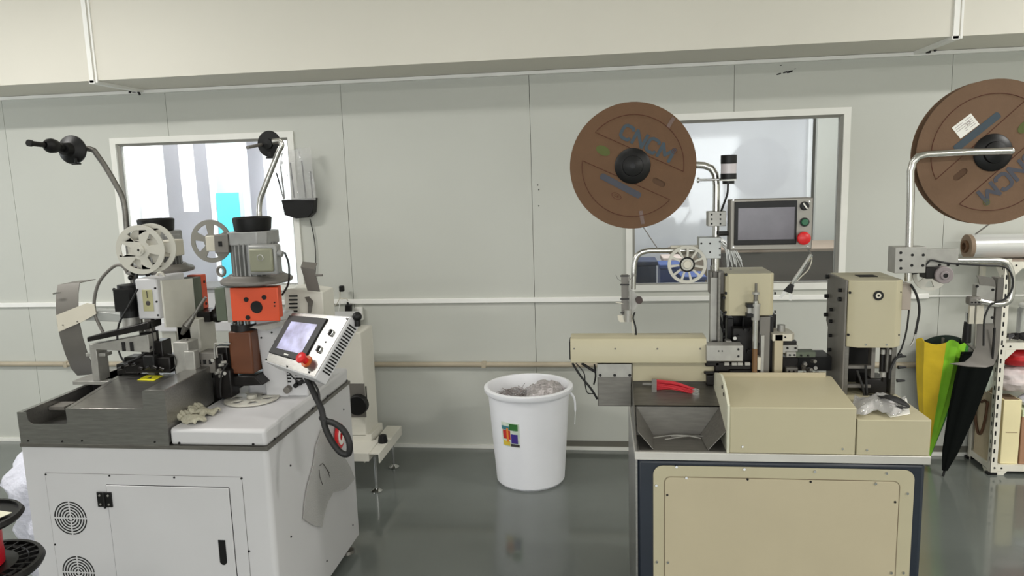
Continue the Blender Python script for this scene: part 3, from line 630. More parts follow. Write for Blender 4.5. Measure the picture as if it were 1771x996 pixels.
c = at(466, 249, Y=2.66)
MB().lathe([(0, -.016), (.018, -.014), (.02, -.006), (.048, -.004), (.05, 0), (.048, .004), (.02, .008), (0, .02)], c, (.12, 1, .0), seg=36).build('reel_hub', BLACK, T)
MB().cyl(at(452, 250, Y=2.66), at(428, 255, Y=2.52), .006).build('hub_rod', GREYP, T)
k = at(466, 272, Y=2.60); MB().box(k.x-.014, k.x+.014, k.y-.005, k.y+.005, k.z-.005, k.z+.001).box(k.x-.004, k.x+.004, k.y-.004, k.y+.004, k.z, k.z+.02).build('hub_knob', BLACK, T, bevel=.002)
# tilted control console
BL = at(457, 625, Y=2.30); BR = at(545, 655, Y=2.17); TR = at(607, 547, Y=2.27); TL = at(505, 540, Y=2.40)
ex = (BR-BL).normalized(); ey = (TL-BL); nrm = ex.cross(ey).normalized()
if nrm.y > 0: nrm = -nrm
ctr = (BL+BR+TR+TL)/4
def on(u, v, h=0): # console face coordinates 0..1
    return BL*(1-u)*(1-v)+BR*u*(1-v)+TR*u*v+TL*(1-u)*v+nrm*h
back = -nrm*.055
body = MB().hexa([BL+back+(BR-BL)*.08, BR+back, TR+back, TL+back+(TR-TL)*.08, BL, BR, TR, TL]).build('console_body', WHITE, T, bevel=.003)
def cq(u0, u1, v0, v1, h0, h1, mb=None):
    mb = mb or MB(); return mb.hexa([on(u0, v0, h0), on(u1, v0, h0), on(u1, v1, h0), on(u0, v1, h0), on(u0, v0, h1), on(u1, v0, h1), on(u1, v1, h1), on(u0, v1, h1)])
cq(.02, .98, .02, .98, 0, .002).build('console_faceplate', STEEL, body)
sc = cq(.02, .68, .17, .92, .002, .009).build('touch_screen', BLACK, T, bevel=.002)
cq(.12, .585, .28, .80, .009, .0098).build('lit_display', SCR, sc)
p = on(.34, .215, .0092); uu = (on(1, .2)-on(0, .2)).normalized(); vv = nrm.cross(uu)
cq(.31, .39, .205, .225, .009, .0096).build('screen_logo', PAPER, sc)
for u, v in ((.86, .70), (.82, .42)):
    c = on(u, v, .002); MB().cyl(c, c+nrm*.008, .0125, .0115).build('selector_switch', CHROME, T, bevel=.001)
    MB().obox(c+nrm*.010, (.006, .02, .008), Matrix((uu, vv, nrm)).transposed()).build('switch_lever', BLACKM, T)
c = on(.73, .20, .002)
MB().cyl(c, c+nrm*.006, .02).build('stop_collar', mat('amber_ring', (196, 96, 40), .5), T)
MB().cyl(c+nrm*.006, c+nrm*.028, .011).lathe([(0, .040), (.012, .040), (.018, .036), (.019, .03), (.017, .026), (0, .026)], c, nrm, seg=24).build('emergency_stop_button', RED, T)
screws(T, [on(.97, .95, .002), on(.03, .04, .002), on(.45, .04, .002), on(.86, .06, .002), on(.85, .55, .002)], .004, n=nrm)
# slots on the console's right side
sn = (TR-BR).cross(back).normalized()
if sn.x < 0: sn = -sn
mb = MB(); U = (TR-BR)
for i in range(17):
    v = .14+i*.046; a = BR+U*v+back*.18; b = BR+U*v+back*.86; w_ = U*.022
    mb.hexa([a+sn*.0002, b+sn*.0002, b+w_+sn*.0002, a+w_+sn*.0002, a+sn*.0012, b+sn*.0012, b+w_+sn*.0012, a+w_+sn*.0012])
mb.build('vent_slots', DARK, T)
p = TR+back*.5+Vector((.005, 0, .0)); MB().ball(p+Vector((0, 0, .012)), .016).cyl(p, p+Vector((0, 0, -.02)), .01).build('console_knob', BLACK, T)
MB().cyl(ctr+back, Vector((ctr.x-.06, 2.44, .96)), .018).build('console_support', WHITE, T)
# thick black cable loop
MB().tube([at(x, y, Y=yy) for x, y, yy in ((530, 652, 2.30), (543, 680, 2.27), (556, 708, 2.24), (562, 738, 2.22), (575, 765, 2.20), (590, 783, 2.19), (603, 784, 2.19), (604, 765, 2.19), (594, 744, 2.20), (578, 732, 2.215), (565, 728, 2.235), (556, 722, 2.26))], .0105, 12).build('cable_loop', RUB, T)
MB().tube([at(x, y, Y=yy) for x, y, yy in ((538, 655, 2.29), (550, 675, 2.27), (553, 700, 2.25), (556, 722, 2.24))], .004, 8).build('thin_cable', RUB, T)
p = at(562, 729, Y=2.23); MB().lathe([(.0125, -.01), (.0135, 0), (.0125, .01)], p, (.4, 0, -1)).build('cable_tie', BLACK, T)
# ---- things on and at the left machine
# red and white tape hank on the side
A = at(588, 720, X=SX+.012); B = at(586, 788, X=SX+.012)
tk = thing('tape_roll', (SX+.012, (A.y+B.y)/2, B.z), 'red and white tape tucked behind the black cable loop on the white machine', 'tape')
cc = (A+B)/2; MB().prism(circ(cc+Vector((-.005, 0, 0)), .052, Vector((0, .8, 0)), Vector((0, 0, 1)), 28), (.012, 0, 0), [circ(cc+Vector((-.005, 0, 0)), .02, Vector((0, .8, 0)), Vector((0, 0, 1)), 20)]).build('tape_ring', RED, tk, bevel=.002)
MB().prism(circ(cc+Vector((.007, 0, 0)), .036, Vector((0, .8, 0)), Vector((0, 0, 1)), 28), (.003, 0, 0), [circ(cc+Vector((.007, 0, 0)), .02, Vector((0, .8, 0)), Vector((0, 0, 1)), 20)]).build('tape_stripe', PAPER, tk)
# plastic sleeve hung on the side
pts = [(556, 742), (575, 758), (592, 785), (605, 808), (613, 828), (598, 845), (575, 852), (566, 868), (560, 890), (556, 912), (540, 908), (524, 897), (526, 870), (531, 840), (541, 805), (546, 770)]
sl = [at(x, y, X=SX+.006) for x, y in pts]
sv = MB().prism(sl, (.003, 0, 0)).build('document_sleeve', FILM2)
tag(sv, 'crumpled clear plastic sleeve hanging on the side of the white machine', 'plastic sleeve')
mb = MB()
for pp in ([(553, 805), (558, 801), (566, 812), (571, 826)], [(552, 812), (553, 824), (558, 838)], [(560, 803), (570, 818)]): mb.tube([at(x, y, X=SX+.0105) for x, y in pp], .0012, 5, smooth=False)
mb.build('sleeve_marks', INKK, sv)
# spare wheel lying on the cover
c = Vector((-1.315, 2.30, CZ+.0015)); c = at(436, 686, Z=CZ+.006); c.z = CZ+.002
c.y = min(c.y, 2.36)
c = at(436, 690, Z=CZ+.003)
t = thing('spare_wheel', (c.x, c.y, CZ), 'loose white plastic spoked wheel lying on the white machine top', 'wheel')
wheel_plate(c, .098, 6, .02, XA, Vector((0, 1, 0)), .006, WPLAS, 'wheel_disc', t)
MB().lathe([(.018, 0), (.02, .006), (.018, .014), (.008, .016), (0, .016)], c+Vector((0, 0, .004)), seg=20).build('hub', WPLAS, t)
# cotton gloves
def glove(name_lab, base, ang, flip=1):
    t = thing('cotton_glove', base, name_lab, 'glove')
    R = Matrix.Rotation(ang, 3, 'Z'); B = Vector(base)
    def q(x, y, z): return B+R@Vector((x*flip*.8, y*.75, z))
    rows = []
    for i in range(8):
        u = i/7; hw = .028+.008*sin(u*pi); rows.append([q(-hw+2*hw*j/6, -.055+u*.1, .006+.010*sin(pi*j/6)+.006*sin(u*7+j)) for j in range(7)])
    MB().sheet(rows, .008).build('palm', CLOTH, t)
    for k, (x, l) in enumerate(((-.026, .05), (-.009, .062), (.009, .058), (.026, .045))):
        MB().tube([q(x, .04, .014), q(x*1.25, .04+l*.5, .022+.006*(k % 2)), q(x*1.3, .04+l, .01)], [.010, .010, .008], 8).build('finger', CLOTH, t)
    MB().tube([q(.03, -.02, .014), q(.05, .0, .02), q(.056, .025, .012)], [.010, .009], 8).build('thumb', CLOTH, t)
    return t
glove('worn beige cotton glove on the white machine top, nearer the steel tray wall', (-1.388, 2.215, CZ), 1.15)
glove('worn beige cotton glove on the white machine top, next to the spoked wheel', (-1.388, 2.30, CZ), 1.5, -1)

# ================================================================== wire feeder behind the left machine
T2 = thing('wire_feeder', (-1.35, 3.5, 0), 'white wire feeding stand on levelling feet behind the left machine', 'machine')
zz = at(637, 755, Y=3.6).z
MB().box(-1.75, -1.265, 3.6, 3.80, zz, at(620, 575, Y=3.6).z+.0).build('feeder_body', WHITE2, T2, bevel=.006)
MB().box(-2.45, -1.35, 3.56, 3.84, .848, .90).build('feeder_ledge', WHITE, T2, bevel=.003)
MB().box(-1.8, -1.35, 3.62, 3.8, .78, .85).build('ledge_bracket', WHITE, T2)
a = at(606, 664, Y=3.59); b = at(633, 722, Y=3.59)
MB().box(a.x-.03, b.x, 3.596, 3.6, b.z, a.z).build('window_recess', GREYP, T2)
c = at(619, 700, Y=3.57); MB().cyl(c+Vector((0, .02, 0)), c+Vector((0, -.02, 0)), .056, .053, seg=32).build('black_roller', BLACK, T2, bevel=.004)
p = at(634, 690, Y=3.59); MB().tube([p+Vector((0, 0, .07)), p, p+Vector((0, 0, -.04))], .004, 6).build('sensor_wire', BLACKM, T2)
zt = at(612, 775, Y=3.45).z
MB().box(-1.9, -1.20, 3.42, 3.62, .19, .235).build('base_rail', WHITE2, T2, bevel=.002)
MB().box(-1.9, -1.24, 3.60, 3.80, .19, zz+.01).build('base_box', WHITE2, T2, bevel=.002)
# U channel foot arms
def channel(x0, x1, y0, y1):
    zt = .225; MB().box(x0, x1, y0, y1, zt, zt+.006).box(x0, x0+.006, y0, y1, zt-.045, zt).box(x1-.006, x1, y0, y1, zt-.045, zt).build('foot_channel', WHITE2, T2)
    for y in (y0+.05, y1-.05):
        MB().cyl(((x0+x1)/2, y, .02), ((x0+x1)/2, y, zt), .007).lathe([(0, 0), (.028, 0), (.03, .008), (.012, .02), (0, .022)], ((x0+x1)/2, y, 0), seg=24).build('levelling_foot', CHROME, T2)
a = at(640, 786, Z=.225)
channel(a.x-.035, a.x+.05, a.y-.0, a.y+.42); channel(-2.4, -2.31, 3.3, 3.8)
MB().box(-2.45, a.x-.035, 3.5, 3.56, .19, .22).build('cross_rail', WHITE2, T2)
MB().box(-2.40, -2.32, 3.62, 3.78, .225, .848).build('rear_leg', WHITE2, T2)
p = at(650, 757, Z=.231); MB().lathe([(0, 0), (.024, 0), (.026, .01), (.02, .04), (.008, .045), (0, .045)], (a.x+.02, a.y+.16, .231), seg=20).build('black_knob', BLACK, T2)
t = thing('white_box', (-2.05, 3.66, .9), 'white upright box standing on the ledge between the two presses', 'box')
a = at(325, 500, Y=3.6); b = at(405, 553, Y=3.6)
MB().box(a.x, b.x, 3.6, 3.80, .90, a.z).build('body', WHITE, t, bevel=.006)
MB().box(a.x+.0, b.x+.06, 3.58, 3.82, a.z, a.z+.012).build('lid', mat('grey_lid', (150, 150, 150), .5), t, bevel=.003)

# ================================================================== router, plugs on the wall
t = thing('wifi_router', (-1.79, 4.06, 1.42), 'black router with upright antennas wrapped in clear plastic beside the left window', 'router')
P = [at(x, y, Y=4.05) for x, y in ((486, 346), (543, 342), (541, 368), (533, 376), (512, 378), (492, 372))]
MB().prism(P, (0, .06, 0)).build('router_body', BLACK, t, bevel=.004)
for (x0, y0, x1, y1) in ((491, 341, 478, 299), (492, 340, 485, 286), (509, 338, 502, 281), (529, 338, 522, 278), (541, 338, 537, 296)):
    a = at(x0, y0+4, Y=4.06); b = at(x1, y1, Y=4.06); MB().tube([a, b], .0045, 6, smooth=False).build('antenna', BLACK, t)
P = [at(x, y, Y=4.03) for x, y in ((478, 300), (488, 262), (512, 250), (530, 252), (540, 290), (545, 345), (520, 342), (490, 345))]
rows = []
for i in range(9):
    v = i/8; l = at(484+3*sin(i), 346-85*v, Y=4.035); r = at(545-10*v*v, 346-92*v, Y=4.035)
    rows.append([l+(r-l)*(j/8)+Vector((0, -.012*sin(j*1.3+i*.9), 0)) for j in range(9)])
MB().sheet(rows, .001).build('plastic_wrap', FILM, t)
t = thing('extension_socket', (-1.4, 4.1, .8), 'white socket strip below the white trunking with black plug and adapter', 'socket')
a = at(612, 532, Y=4.10); b = at(627, 554, Y=4.10)
MB().box(a.x, b.x, 4.10, 4.128, b.z, a.z).build('socket_box', TRIM, t, bevel=.004)
for px, py in ((617, 550), (621, 545)): p = at(px, py, Y=4.1); MB().cyl(p, p+Vector((0, -.001, 0)), .004).build('socket_hole', DARK, t)
a = at(603, 535, Y=4.07); MB().obox(a, (.035, .035, .06), Matrix.Rotation(.1, 3, 'Y')).cyl(a, a+Vector((-.004, 0, .045)), .006).build('power_adapter', BLACK, t, bevel=.004)
p = at(606, 549, Y=4.07); MB().cyl(p, p+Vector((0, .035, 0)), .016).ball(p, .018).build('round_plug', BLACK, t)
MB().tube([at(x, y, Y=4.07) for x, y in ((602, 520), (598, 516), (589, 516), (588, 505))]+[at(591, 498, Y=4.07)], .003, 8).tube([at(x, y, Y=4.08) for x, y in ((588, 514), (582, 526), (572, 531), (560, 532))], .0025, 6).build('adapter_cord', IVORY, t)
p = at(591, 499, Y=4.07); MB().obox(p, (.028, .028, .036)).build('small_black_box', BLACK, t, bevel=.006)
MB().tube([at(588, 520, Y=4.08), at(586, 542, Y=4.08), at(587, 560, Y=4.08)], .003, 6).build('white_cord', TRIM, t)
MB().tube([at(x, y, Y=4.115) for x, y in ((536, 378), (541, 400), (545, 425), (546, 450), (545, 475), (543, 500), (541, 527))], .003, 6).build('adapter_cable', RUB, t)

# ================================================================== bin
BX, BY = -.395, 3.70
t = thing('plastic_bin', (BX, BY, 0), 'round white plastic bin full of wire scraps by the wall between the machines', 'bin')
R0, R1, BH = .183, .222, .522
MB().lathe([(0, 0), (R0-.01, 0), (R0, .012), (R1-.006, BH-.03), (R1+.008, BH-.03), (R1+.014, BH-.02), (R1+.014, BH-.004), (R1+.006, BH), (R1-.006, BH), (R1-.012, BH-.01), (R0-.008, .02), (0, .02)], (BX, BY, 0), seg=64).build('bin_body', BIN, t)
def onbin(a, z, off=.001): # a = angle from facing camera
    r = R0+(R1-.006-R0)*(z-.012)/(BH-.042)+off; return Vector((BX+r*sin(a), BY-r*cos(a), z))
def patch(parent, name, a0, a1, z0, z1, m, off=.001):
    rows = [[onbin(a0+(a1-a0)*i/8, z0+(z1-z0)*j/2, off) for j in range(3)] for i in range(9)]
    return MB().sheet(rows, .0008).build(name, m, parent)
lab = patch(t, 'product_label', -.66, -.15, .245, .375, mat('label_ground', (196, 214, 196), .5, rgb2=(236, 240, 226), scale=30))
for (a0, a1, z0, z1, nm, c) in ((-.65, -.42, .335, .355, 'sky_band', (70, 130, 140)), (-.42, -.19, .335, .37, 'leaf_print', (60, 120, 60)), (-.62, -.40, .285, .333, 'red_cup_print', (200, 50, 50)), (-.38, -.20, .265, .315, 'purple_cup_print', (70, 50, 140)), (-.62, -.42, .25, .275, 'yellow_print', (230, 200, 70)), (-.40, -.16, .248, .262, 'dark_print', (70, 90, 90)), (-.51, -.45, .27, .345, 'orange_print', (240, 140, 60))):
    patch(lab, nm, a0, a1, z0, z1, mat(nm, c, .5), .0022)
MB().tube([Vector((BX+R1+.004, BY-.05, BH-.03)), Vector((BX+R1+.022, BY-.05, BH-.06)), Vector((BX+R1+.026, BY-.05, BH-.12)), Vector((BX+R1+.022, BY-.05, BH-.2))], [.006, .005, .002], 8).build('hanging_strip', BIN, t)
mb = MB()
for i in range(170):
    a = random.random()*2*pi; r = .17*math.sqrt(random.random()); p = Vector((BX+r*cos(a), BY+r*sin(a), BH-.10+random.random()*.035))
    d = Vector((random.uniform(-1, 1), random.uniform(-1, 1), random.uniform(-.15, .3))).normalized()*random.uniform(.03, .09)
    def clampb(v):
        dx, dy = v.x-BX, v.y-BY; l = math.hypot(dx, dy); k = min(1, .19/l) if l else 1; return Vector((BX+dx*k, BY+dy*k, v.z))
    mb.tube([clampb(p-d), p+Vector((0, 0, .02)), clampb(p+d)], .0016, 4)
mb.lathe([(0, 0), (.195, 0), (.19, -.06), (0, -.06)], (BX, BY, BH-.11), seg=30)
sc = mb.build('wire_scraps', mat('scrap_wire', (206, 196, 194), .4, .3, var=.3, scale=40)); tag(sc, 'tangled wire offcuts filling the white bin', 'wire scraps', kind='stuff')
mb = MB(); rows = []
for i in range(15):
    u = i/14; rr = []
    for j in range(15):
        v = j/14; x = BX-.01+u*.205; y = BY-.14+v*.24; h = BH-.05+.07*sin(pi*u)**.6*sin(pi*v)**.5+random.uniform(-.012, .012)
        dx, dy = x-BX, y-BY; l = math.hypot(dx, dy); k = min(1, .2/l); rr.append((BX+dx*k, BY+dy*k, h))
    rows.append(rr)
mb.sheet(rows, .002); pb = mb.build('clear_bag', FOIL); tag(pb, 'crumpled shiny clear plastic bag on the wire scraps in the white bin', 'plastic bag')

# ================================================================== sack and spool at the left edge
SXC, SYC = -2.13, 2.50
rows = []
for i in range(22):
    z = .0+i*.0315; r = .172+.05*(i/18)+.010*sin(i*1.3); r *= (1 if i < 18 else (.9, .72, .5, .25)[i-18]); ring = []
    for k in range(29):
        a = 2*pi*k/28; q = r+.014*sin(5*a+i*.8)+.010*sin(9*a-i*.9)+.006*sin(17*a+i*1.9)+random.uniform(-.003, .003)*(k % 28 != 0)
        ring.append((min(SXC+q*cos(a)*.85, -1.995), SYC+q*sin(a)*.9, z))
    ring[-1] = ring[0]; rows.append(ring)
mb = MB(); vs = [p for r in rows for p in r[:-1]]; n = 28
fs = [(i*n+k, i*n+(k+1) % n, (i+1)*n+(k+1) % n, (i+1)*n+k) for i in range(21) for k in range(n)]+[tuple(range(n))[::-1], tuple(range(21*n, 22*n))]
mb.add(vs, fs); sk = mb.build('woven_sack', SACK); tag(sk, 'crumpled white sack standing on the floor at the left of the white machine', 'sack')
Ys = 1.30
c = at(-38, 985, Y=Ys)
t = thing('wire_spool', (c.x, Ys, c.z-.02), 'black plastic spool of red wire at the bottom left corner', 'spool')
b = MB().lathe([(.02, -.008), (.12, -.008), (.124, 0), (.12, .008), (.112, .008), (.112, .0), (.03, .0)], c, seg=48)
b.build('lower_flange', BLACK, t)
mb = MB()
for k in range(24):
    a = 2*pi*k/24; d = Vector((cos(a), sin(a), 0)); mb.obox(c+d*.093+Vector((0, 0, .003)), (.042, .003, .006), Matrix((d, Vector((-sin(a), cos(a), 0)), ZA)).transposed())
mb.lathe([(.09, .002), (.093, .007), (.096, .002)], c, seg=48); mb.lathe([(0, .006), (.074, .006), (.074, -.002), (0, -.002)], c, seg=40); mb.build('flange_ribs', BLACK, t)
MB().lathe([(0, 0), (.05, 0), (.051, .02), (.05, .04), (.051, .06), (.05, .098), (0, .098)], c+Vector((0, 0, .008)), seg=40).build('red_wire_coil', REDW, t)
c2 = c+Vector((0, 0, .112)); fl = MB().lathe([(.02, -.006), (.092, -.006), (.097, 0), (.092, .008), (.086, .008), (.086, .001), (0, .001)], c2, seg=48).build('upper_flange', BLACK, t)
lb = MB().prism([c2+Vector(v) for v in ((-.06, -.05, .006), (.05, -.055, .006), (.072, .03, .006), (-.04, .05, .006))], (0, 0, .001)).build('paper_label', mat('cream_label', (232, 230, 206), .7), t)
MB().cyl(c2+Vector((.045, .01, .0072)), c2+Vector((.045, .01, .008)), .012).build('label_stamp', mat('stamp_green', (200, 200, 120), .7), lb)
st = thing('spool_stand', (c.x, Ys, 0), 'grey round stand under the spool of red wire at the bottom left', 'stand')
MB().cyl((c.x, Ys, .0), (c.x, Ys, .02), .16, .15).build('stand_base', GREYP, st)
MB().cyl((c.x, Ys, .02), (c.x, Ys, c.z-.03), .02).build('stand_pole', GREYP, st)
MB().cyl((c.x, Ys, c.z-.03), (c.x, Ys, c.z-.009), .09).build('stand_plate', GREYP, st)

# ================================================================== RIGHT BEIGE MACHINE
RX0, RX1, RY0, RY1 = .096, .951, 2.16, 2.76
G = thing('crimping_machine', (.52, 2.46, 0), 'beige terminal crimping machine on a dark navy cabinet with two cardboard reels, at the right', 'machine')
MB().box(RX0+.004, RX1-.006, RY0+.004, RY1, .06, .733).build('cabinet', NAVY, G, bevel=.012)
for x in (RX0+.07, RX1-.07):
    for y in (RY0+.07, RY1-.07): MB().cyl((x, y, 0), (x, y, .012), .03, .026).cyl((x, y, .012), (x, y, .06), .008).build('levelling_foot', STEELD, G)
MB().box(RX0, RX0+.006, RY0, RY1, .06, .735).build('side_edge_strip', STEEL, G)
MB().box(RX0-.002, RX1+.003, RY0-.003, RY1+.01, .733, .758).build('steel_base_plate', mat('light_steel', (206, 203, 196), .35, .45, var=.05), G, bevel=.0015)
mb = MB().prism(rrect(.150, .912, .10, .715, .03, RY0-.002), (0, .004, 0)).build('front_frame_panel', BEIGE, G, bevel=.001)
MB().prism(rrect(.183, .872, .12, .681, .02, RY0-.0032), (0, .0008, 0), [rrect(.185, .870, .122, .679, .018, RY0-.0032)]).build('panel_groove', mat('groove_brown', (120, 106, 84), .6), mb)
MB().prism(rrect(.186, .869, .123, .678, .018, RY0-.0045), (0, .002, 0)).build('front_access_panel', BEIGE2, G, bevel=.0006)
screws(G, [at(x, y, Y=RY0-.002) for x, y in ((1170, 807), (1287, 811), (1409, 815), (1533, 818), (1135, 839), (1569, 853), (1136, 971), (1562, 990))], .005, m=CHROME, h=.004, name='panel_bolt')
screws(G, [at(x, y, Y=RY0-.0045) for x, y in ((1187, 826), (1514, 836), (1155, 972), (1541, 990))], .005, m=CHROME, h=.004, name='panel_bolt')
screws(G, [at(x, y, Y=RY0-.0045) for x, y in ((1293, 829), (1402, 833), (1154, 856), (1548, 868))], .004, h=.002, name='panel_hole')
# main sloped cover
CX0, CX1 = .378, .742
pr = [(2.16, .7585), (2.16, .903), (2.40, .933), (2.44, .925), (2.44, .7585)]
MB().prism([Vector((CX0, y, z)) for y, z in pr], (CX1-CX0, 0, 0)).build('front_cover', BEIGE, G, bevel=.003)
MB().box(CX0+.004, CX1-.02, 2.395, 2.405, .925, .945).build('cover_back_lip', BEIGE2, G, bevel=.001)
pe = [(2.158, .7585), (2.158, .908), (2.18, .925), (2.235, .955), (2.29, .968), (2.40, .945), (2.44, .93), (2.44, .7585)]
ep = MB().prism([Vector((.370, y, z)) for y, z in pe], (.008, 0, 0)).build('cover_end_plate', mat('pale_beige', (206, 204, 184), .45), G, bevel=.001)
for y, z in ((2.25, .94), (2.22, .925)): MB().cyl((.371, y, z), (.3675, y, z), .006).build('plate_bolt', BLACKM, ep)
screws(G, [at(1284, 772, Y=2.16), at(1457, 776, Y=2.16)], .004, m=CHROME, h=.003)
pr = [(2.16, .7585), (2.16, .868), (2.43, .868), (2.70, .868), (2.70, .7585)]
sb = MB().prism([Vector((CX1+.003, y, z)) for y, z in pr], (RX1-CX1-.003, 0, 0)).build('side_cover', BEIGE, G, bevel=.003)
screws(G, [at(1499, 778, Y=2.16)], .004, m=CHROME)
# steel tray at the left
tm = MB()
tm.hexa([(.108, 2.165, .7585), (.37, 2.165, .7585), (.37, 2.30, .7585), (.108, 2.30, .7585), (.108, 2.165, .761), (.37, 2.165, .761), (.37, 2.30, .761), (.108, 2.30, .761)])
tm.build('tray_floor', STEELD, G)
MB().hexa([(.10, 2.300, .76), (.372, 2.300, .76), (.372, 2.304, .76), (.10, 2.304, .76), (.10, 2.300, .862), (.372, 2.300, .862), (.372, 2.304, .862), (.10, 2.304, .862)]).build('tray_back_wall', STEELD, G)
MB().hexa([(.10, 2.30, .858), (.372, 2.30, .858), (.372, 2.50, .902), (.10, 2.50, .902), (.10, 2.30, .862), (.372, 2.30, .862), (.372, 2.50, .906), (.10, 2.50, .906)]).build('tray_chute', STEELD, G)
MB().prism([(.104, 2.298, .857), (.104, 2.18, .815), (.15, 2.172, .762), (.158, 2.298, .762)], (.002, 0, .001)).build('tray_left_wing', STEELD, G)
MB().prism([(.372, 2.298, .857), (.372, 2.18, .82), (.318, 2.172, .762), (.31, 2.298, .762)], (-.002, 0, .001)).build('tray_right_wing', STEELD, G)
MB().prism([(.097, 2.165, .759), (.097, 2.165, .79), (.097, 2.30, .872), (.097, 2.50, .93), (.097, 2.50, .759)], (.003, 0, 0)).build('tray_side_plate', STEELD, G)
MB().box(.10, .372, 2.435, 2.441, .905, .975).build('rear_splash_panel', BEIGE, G)
MB().box(.10, .372, 2.506, 2.70, .7585, .90).build('rear_housing', DARK, G)
mb = MB().box(.345, .40, 2.42, 2.50, .895, .93).build('dark_sensor', BLACKM, G, bevel=.003)
# feed duct across the left
Y = 2.40
a = at(984, 586, Y=Y); b = at(1222, 630, Y=Y)
zt = a.z; zb = at(1000, 628, Y=Y).z
duct = MB().prism([Vector((a.x+.004, y, z)) for y, z in ((Y+.0, zb), (Y, zt-.03), (Y+.012, zt-.003), (Y+.03, zt), (Y+.09, zt), (Y+.09, zb))], (b.x-a.x-.004, 0, 0)).build('feed_duct', BEIGE, G, bevel=.004)
MB().box(a.x, a.x+.004, Y+.01, Y+.08, zb+.01, zt-.012).build('duct_end_cap', BLACK, G)
screws(G, [at(x, 603, Y=Y) for x in (993, 1064, 1137, 1211)], .0035, m=STEELD, h=.002)
p = at(1033, 629, Y=2.42); q = at(1095, 703, Y=2.42)
MB().box(p.x, .096, 2.42, 2.50, q.z, p.z).build('duct_bracket', STEELD, G, bevel=.003)
zz = at(1060, 652, Y=2.42).z
MB().box(p.x-.001, .0955, 2.417, 2.4205, zz, p.z).build('bracket_plate', ALUM, G, bevel=.001)
screws(G, [at(x, 649, Y=2.417) for x in (1038, 1063, 1089)], .0055)
for pts, r in (([(990, 628), (1004, 650), (1022, 672), (1033, 690)], .004), ([(996, 628), (1010, 645), (1012, 665), (1016, 679), (1026, 681)], .002), ([(1006, 628), (1018, 636), (1030, 643)], .005), ([(1028, 630), (1030, 650), (1027, 665)], .003)):
    MB().tube([at(x, y, Y=2.45) for x, y in pts], r, 8).build('wiring', RUB, G)
# grey linear block right of the duct
a = at(1222, 598, Y=2.38); b = at(1285, 625, Y=2.38)
lb = MB().box(a.x, b.x, 2.38, 2.44, b.z, a.z).build('gripper_arm', ALUM, G, bevel=.002)
screws(G, [at(1243, 607, Y=2.38), at(1249, 607, Y=2.38)], .0025); screws(G, [at(1277, 604, Y=2.38), at(1277, 616, Y=2.38)], .004)
mb = MB()
for (x0, y0, x1, y1) in ((1220, 624, 1245, 634), (1236, 626, 1262, 643), (1258, 628, 1300, 640), (1218, 643, 1285, 648), (1232, 647, 1244, 656), (1262, 640, 1312, 648)):
    a = at(x0, y0, Y=2.42); b = at(x1, y1, Y=2.42); mb.box(a.x, b.x, 2.42, 2.48, b.z, a.z)
mb.build('gripper_jaws', BLACKM, G, bevel=.004)
mb = MB()
for x in (1257, 1270, 1280, 1293): a = at(x, 629, Y=2.41); mb.box(a.x-.008, a.x+.008, 2.41, 2.42, a.z-.006, a.z+.004)
mb.build('gripper_pads', ALUM, G)
# head 1
HY = 2.44
a = at(1253, 472, Y=HY); b = at(1338, 548, Y=HY)
xs = [a.x, b.x-.012]
zt, zb = a.z-.004, at(1300, 546, Y=HY).z
def headcover(name, x0, x1, y0, y1, zb, zt, ch, m, drop=0):
    pl = [(x0, y0+ch), (x0+ch, y0), (x1-ch*1.2, y0), (x1, y0+ch*1.2), (x1, y1), (x0, y1)]
    return MB().prism([Vector((x, y, zb)) for x, y in pl], (0, 0, zt-zb)).build(name, m, G, bevel=.002)
headcover('press_head_cover', a.x+.005, b.x, HY, 2.62, zb, zt, .010, BEIGE)
screws(G, [at(1264, 468, Y=2.5)+Vector((0, 0, .004))], .004, n=(0, 0, 1), m=STEELD); 
# long side plate left of head 1
a = at(1246, 470, Y=2.46); zt2 = a.z
MB().box(a.x-.008, a.x, 2.45, 2.64, .93, zt2).build('press_side_plate', STEELD, G, bevel=.0015)
a2 = at(1243, 500, Y=2.445); MB().box(a.x-.030, a.x-.008, 2.47, 2.50, .93, zt2-.02).build('slotted_bar', ALUM, G, bevel=.001)
screws(G, [at(x, y, Y=2.448) for x, y in ((1256, 475), (1256, 507), (1252, 515), (1256, 540), (1252, 543), (1257, 547))], .0055)
screws(G, [at(x, y, Y=2.47) for x, y in ((1252, 569), (1252, 582))], .004)
screws(G, [at(1340, 507, Y=2.46), at(1340, 539, Y=2.46)], .005, n=(1, 0, 0))
MB().box(.42, .60, 2.56, 2.64, .93, 1.11).build('head_frame', BLACKM, G, bevel=.003)
# slim cylinder in front of head 1
c = at(1307, 520, Y=2.41); x = c.x
zs = lambda py: at(1307, py, Y=2.41).z
cy = MB().cyl((x, 2.41, zs(645)), (x, 2.41, zs(600)), .0085)
cy.build('amber_sleeve', COPPER, G)
MB().cyl((x, 2.41, zs(602)), (x, 2.41, zs(520)), .0095).build('cylinder_tube', POL, G)
MB().cyl((x, 2.41, zs(553)), (x, 2.41, zs(527)), .013).cyl((x, 2.41, zs(529)), (x, 2.41, zs(525)), .015).build('cylinder_collar', ALUM, G)
MB().cyl((x, 2.41, zs(509)), (x, 2.41, zs(505)), .011).build('rod_nut', ALUM, G)
MB().cyl((x, 2.41, zs(525)), (x, 2.41, zs(507)), .007).cyl((x, 2.41, zs(507)), (x, 2.41, zs(490)), .004).build('cylinder_rod', STEELD, G)
for py in (528, 545): p = at(1295, py, Y=2.41); MB().box(p.x-.008, x-.006, 2.40, 2.43, p.z-.006, p.z+.006).build('cylinder_clamp', BLACK, G, bevel=.001)
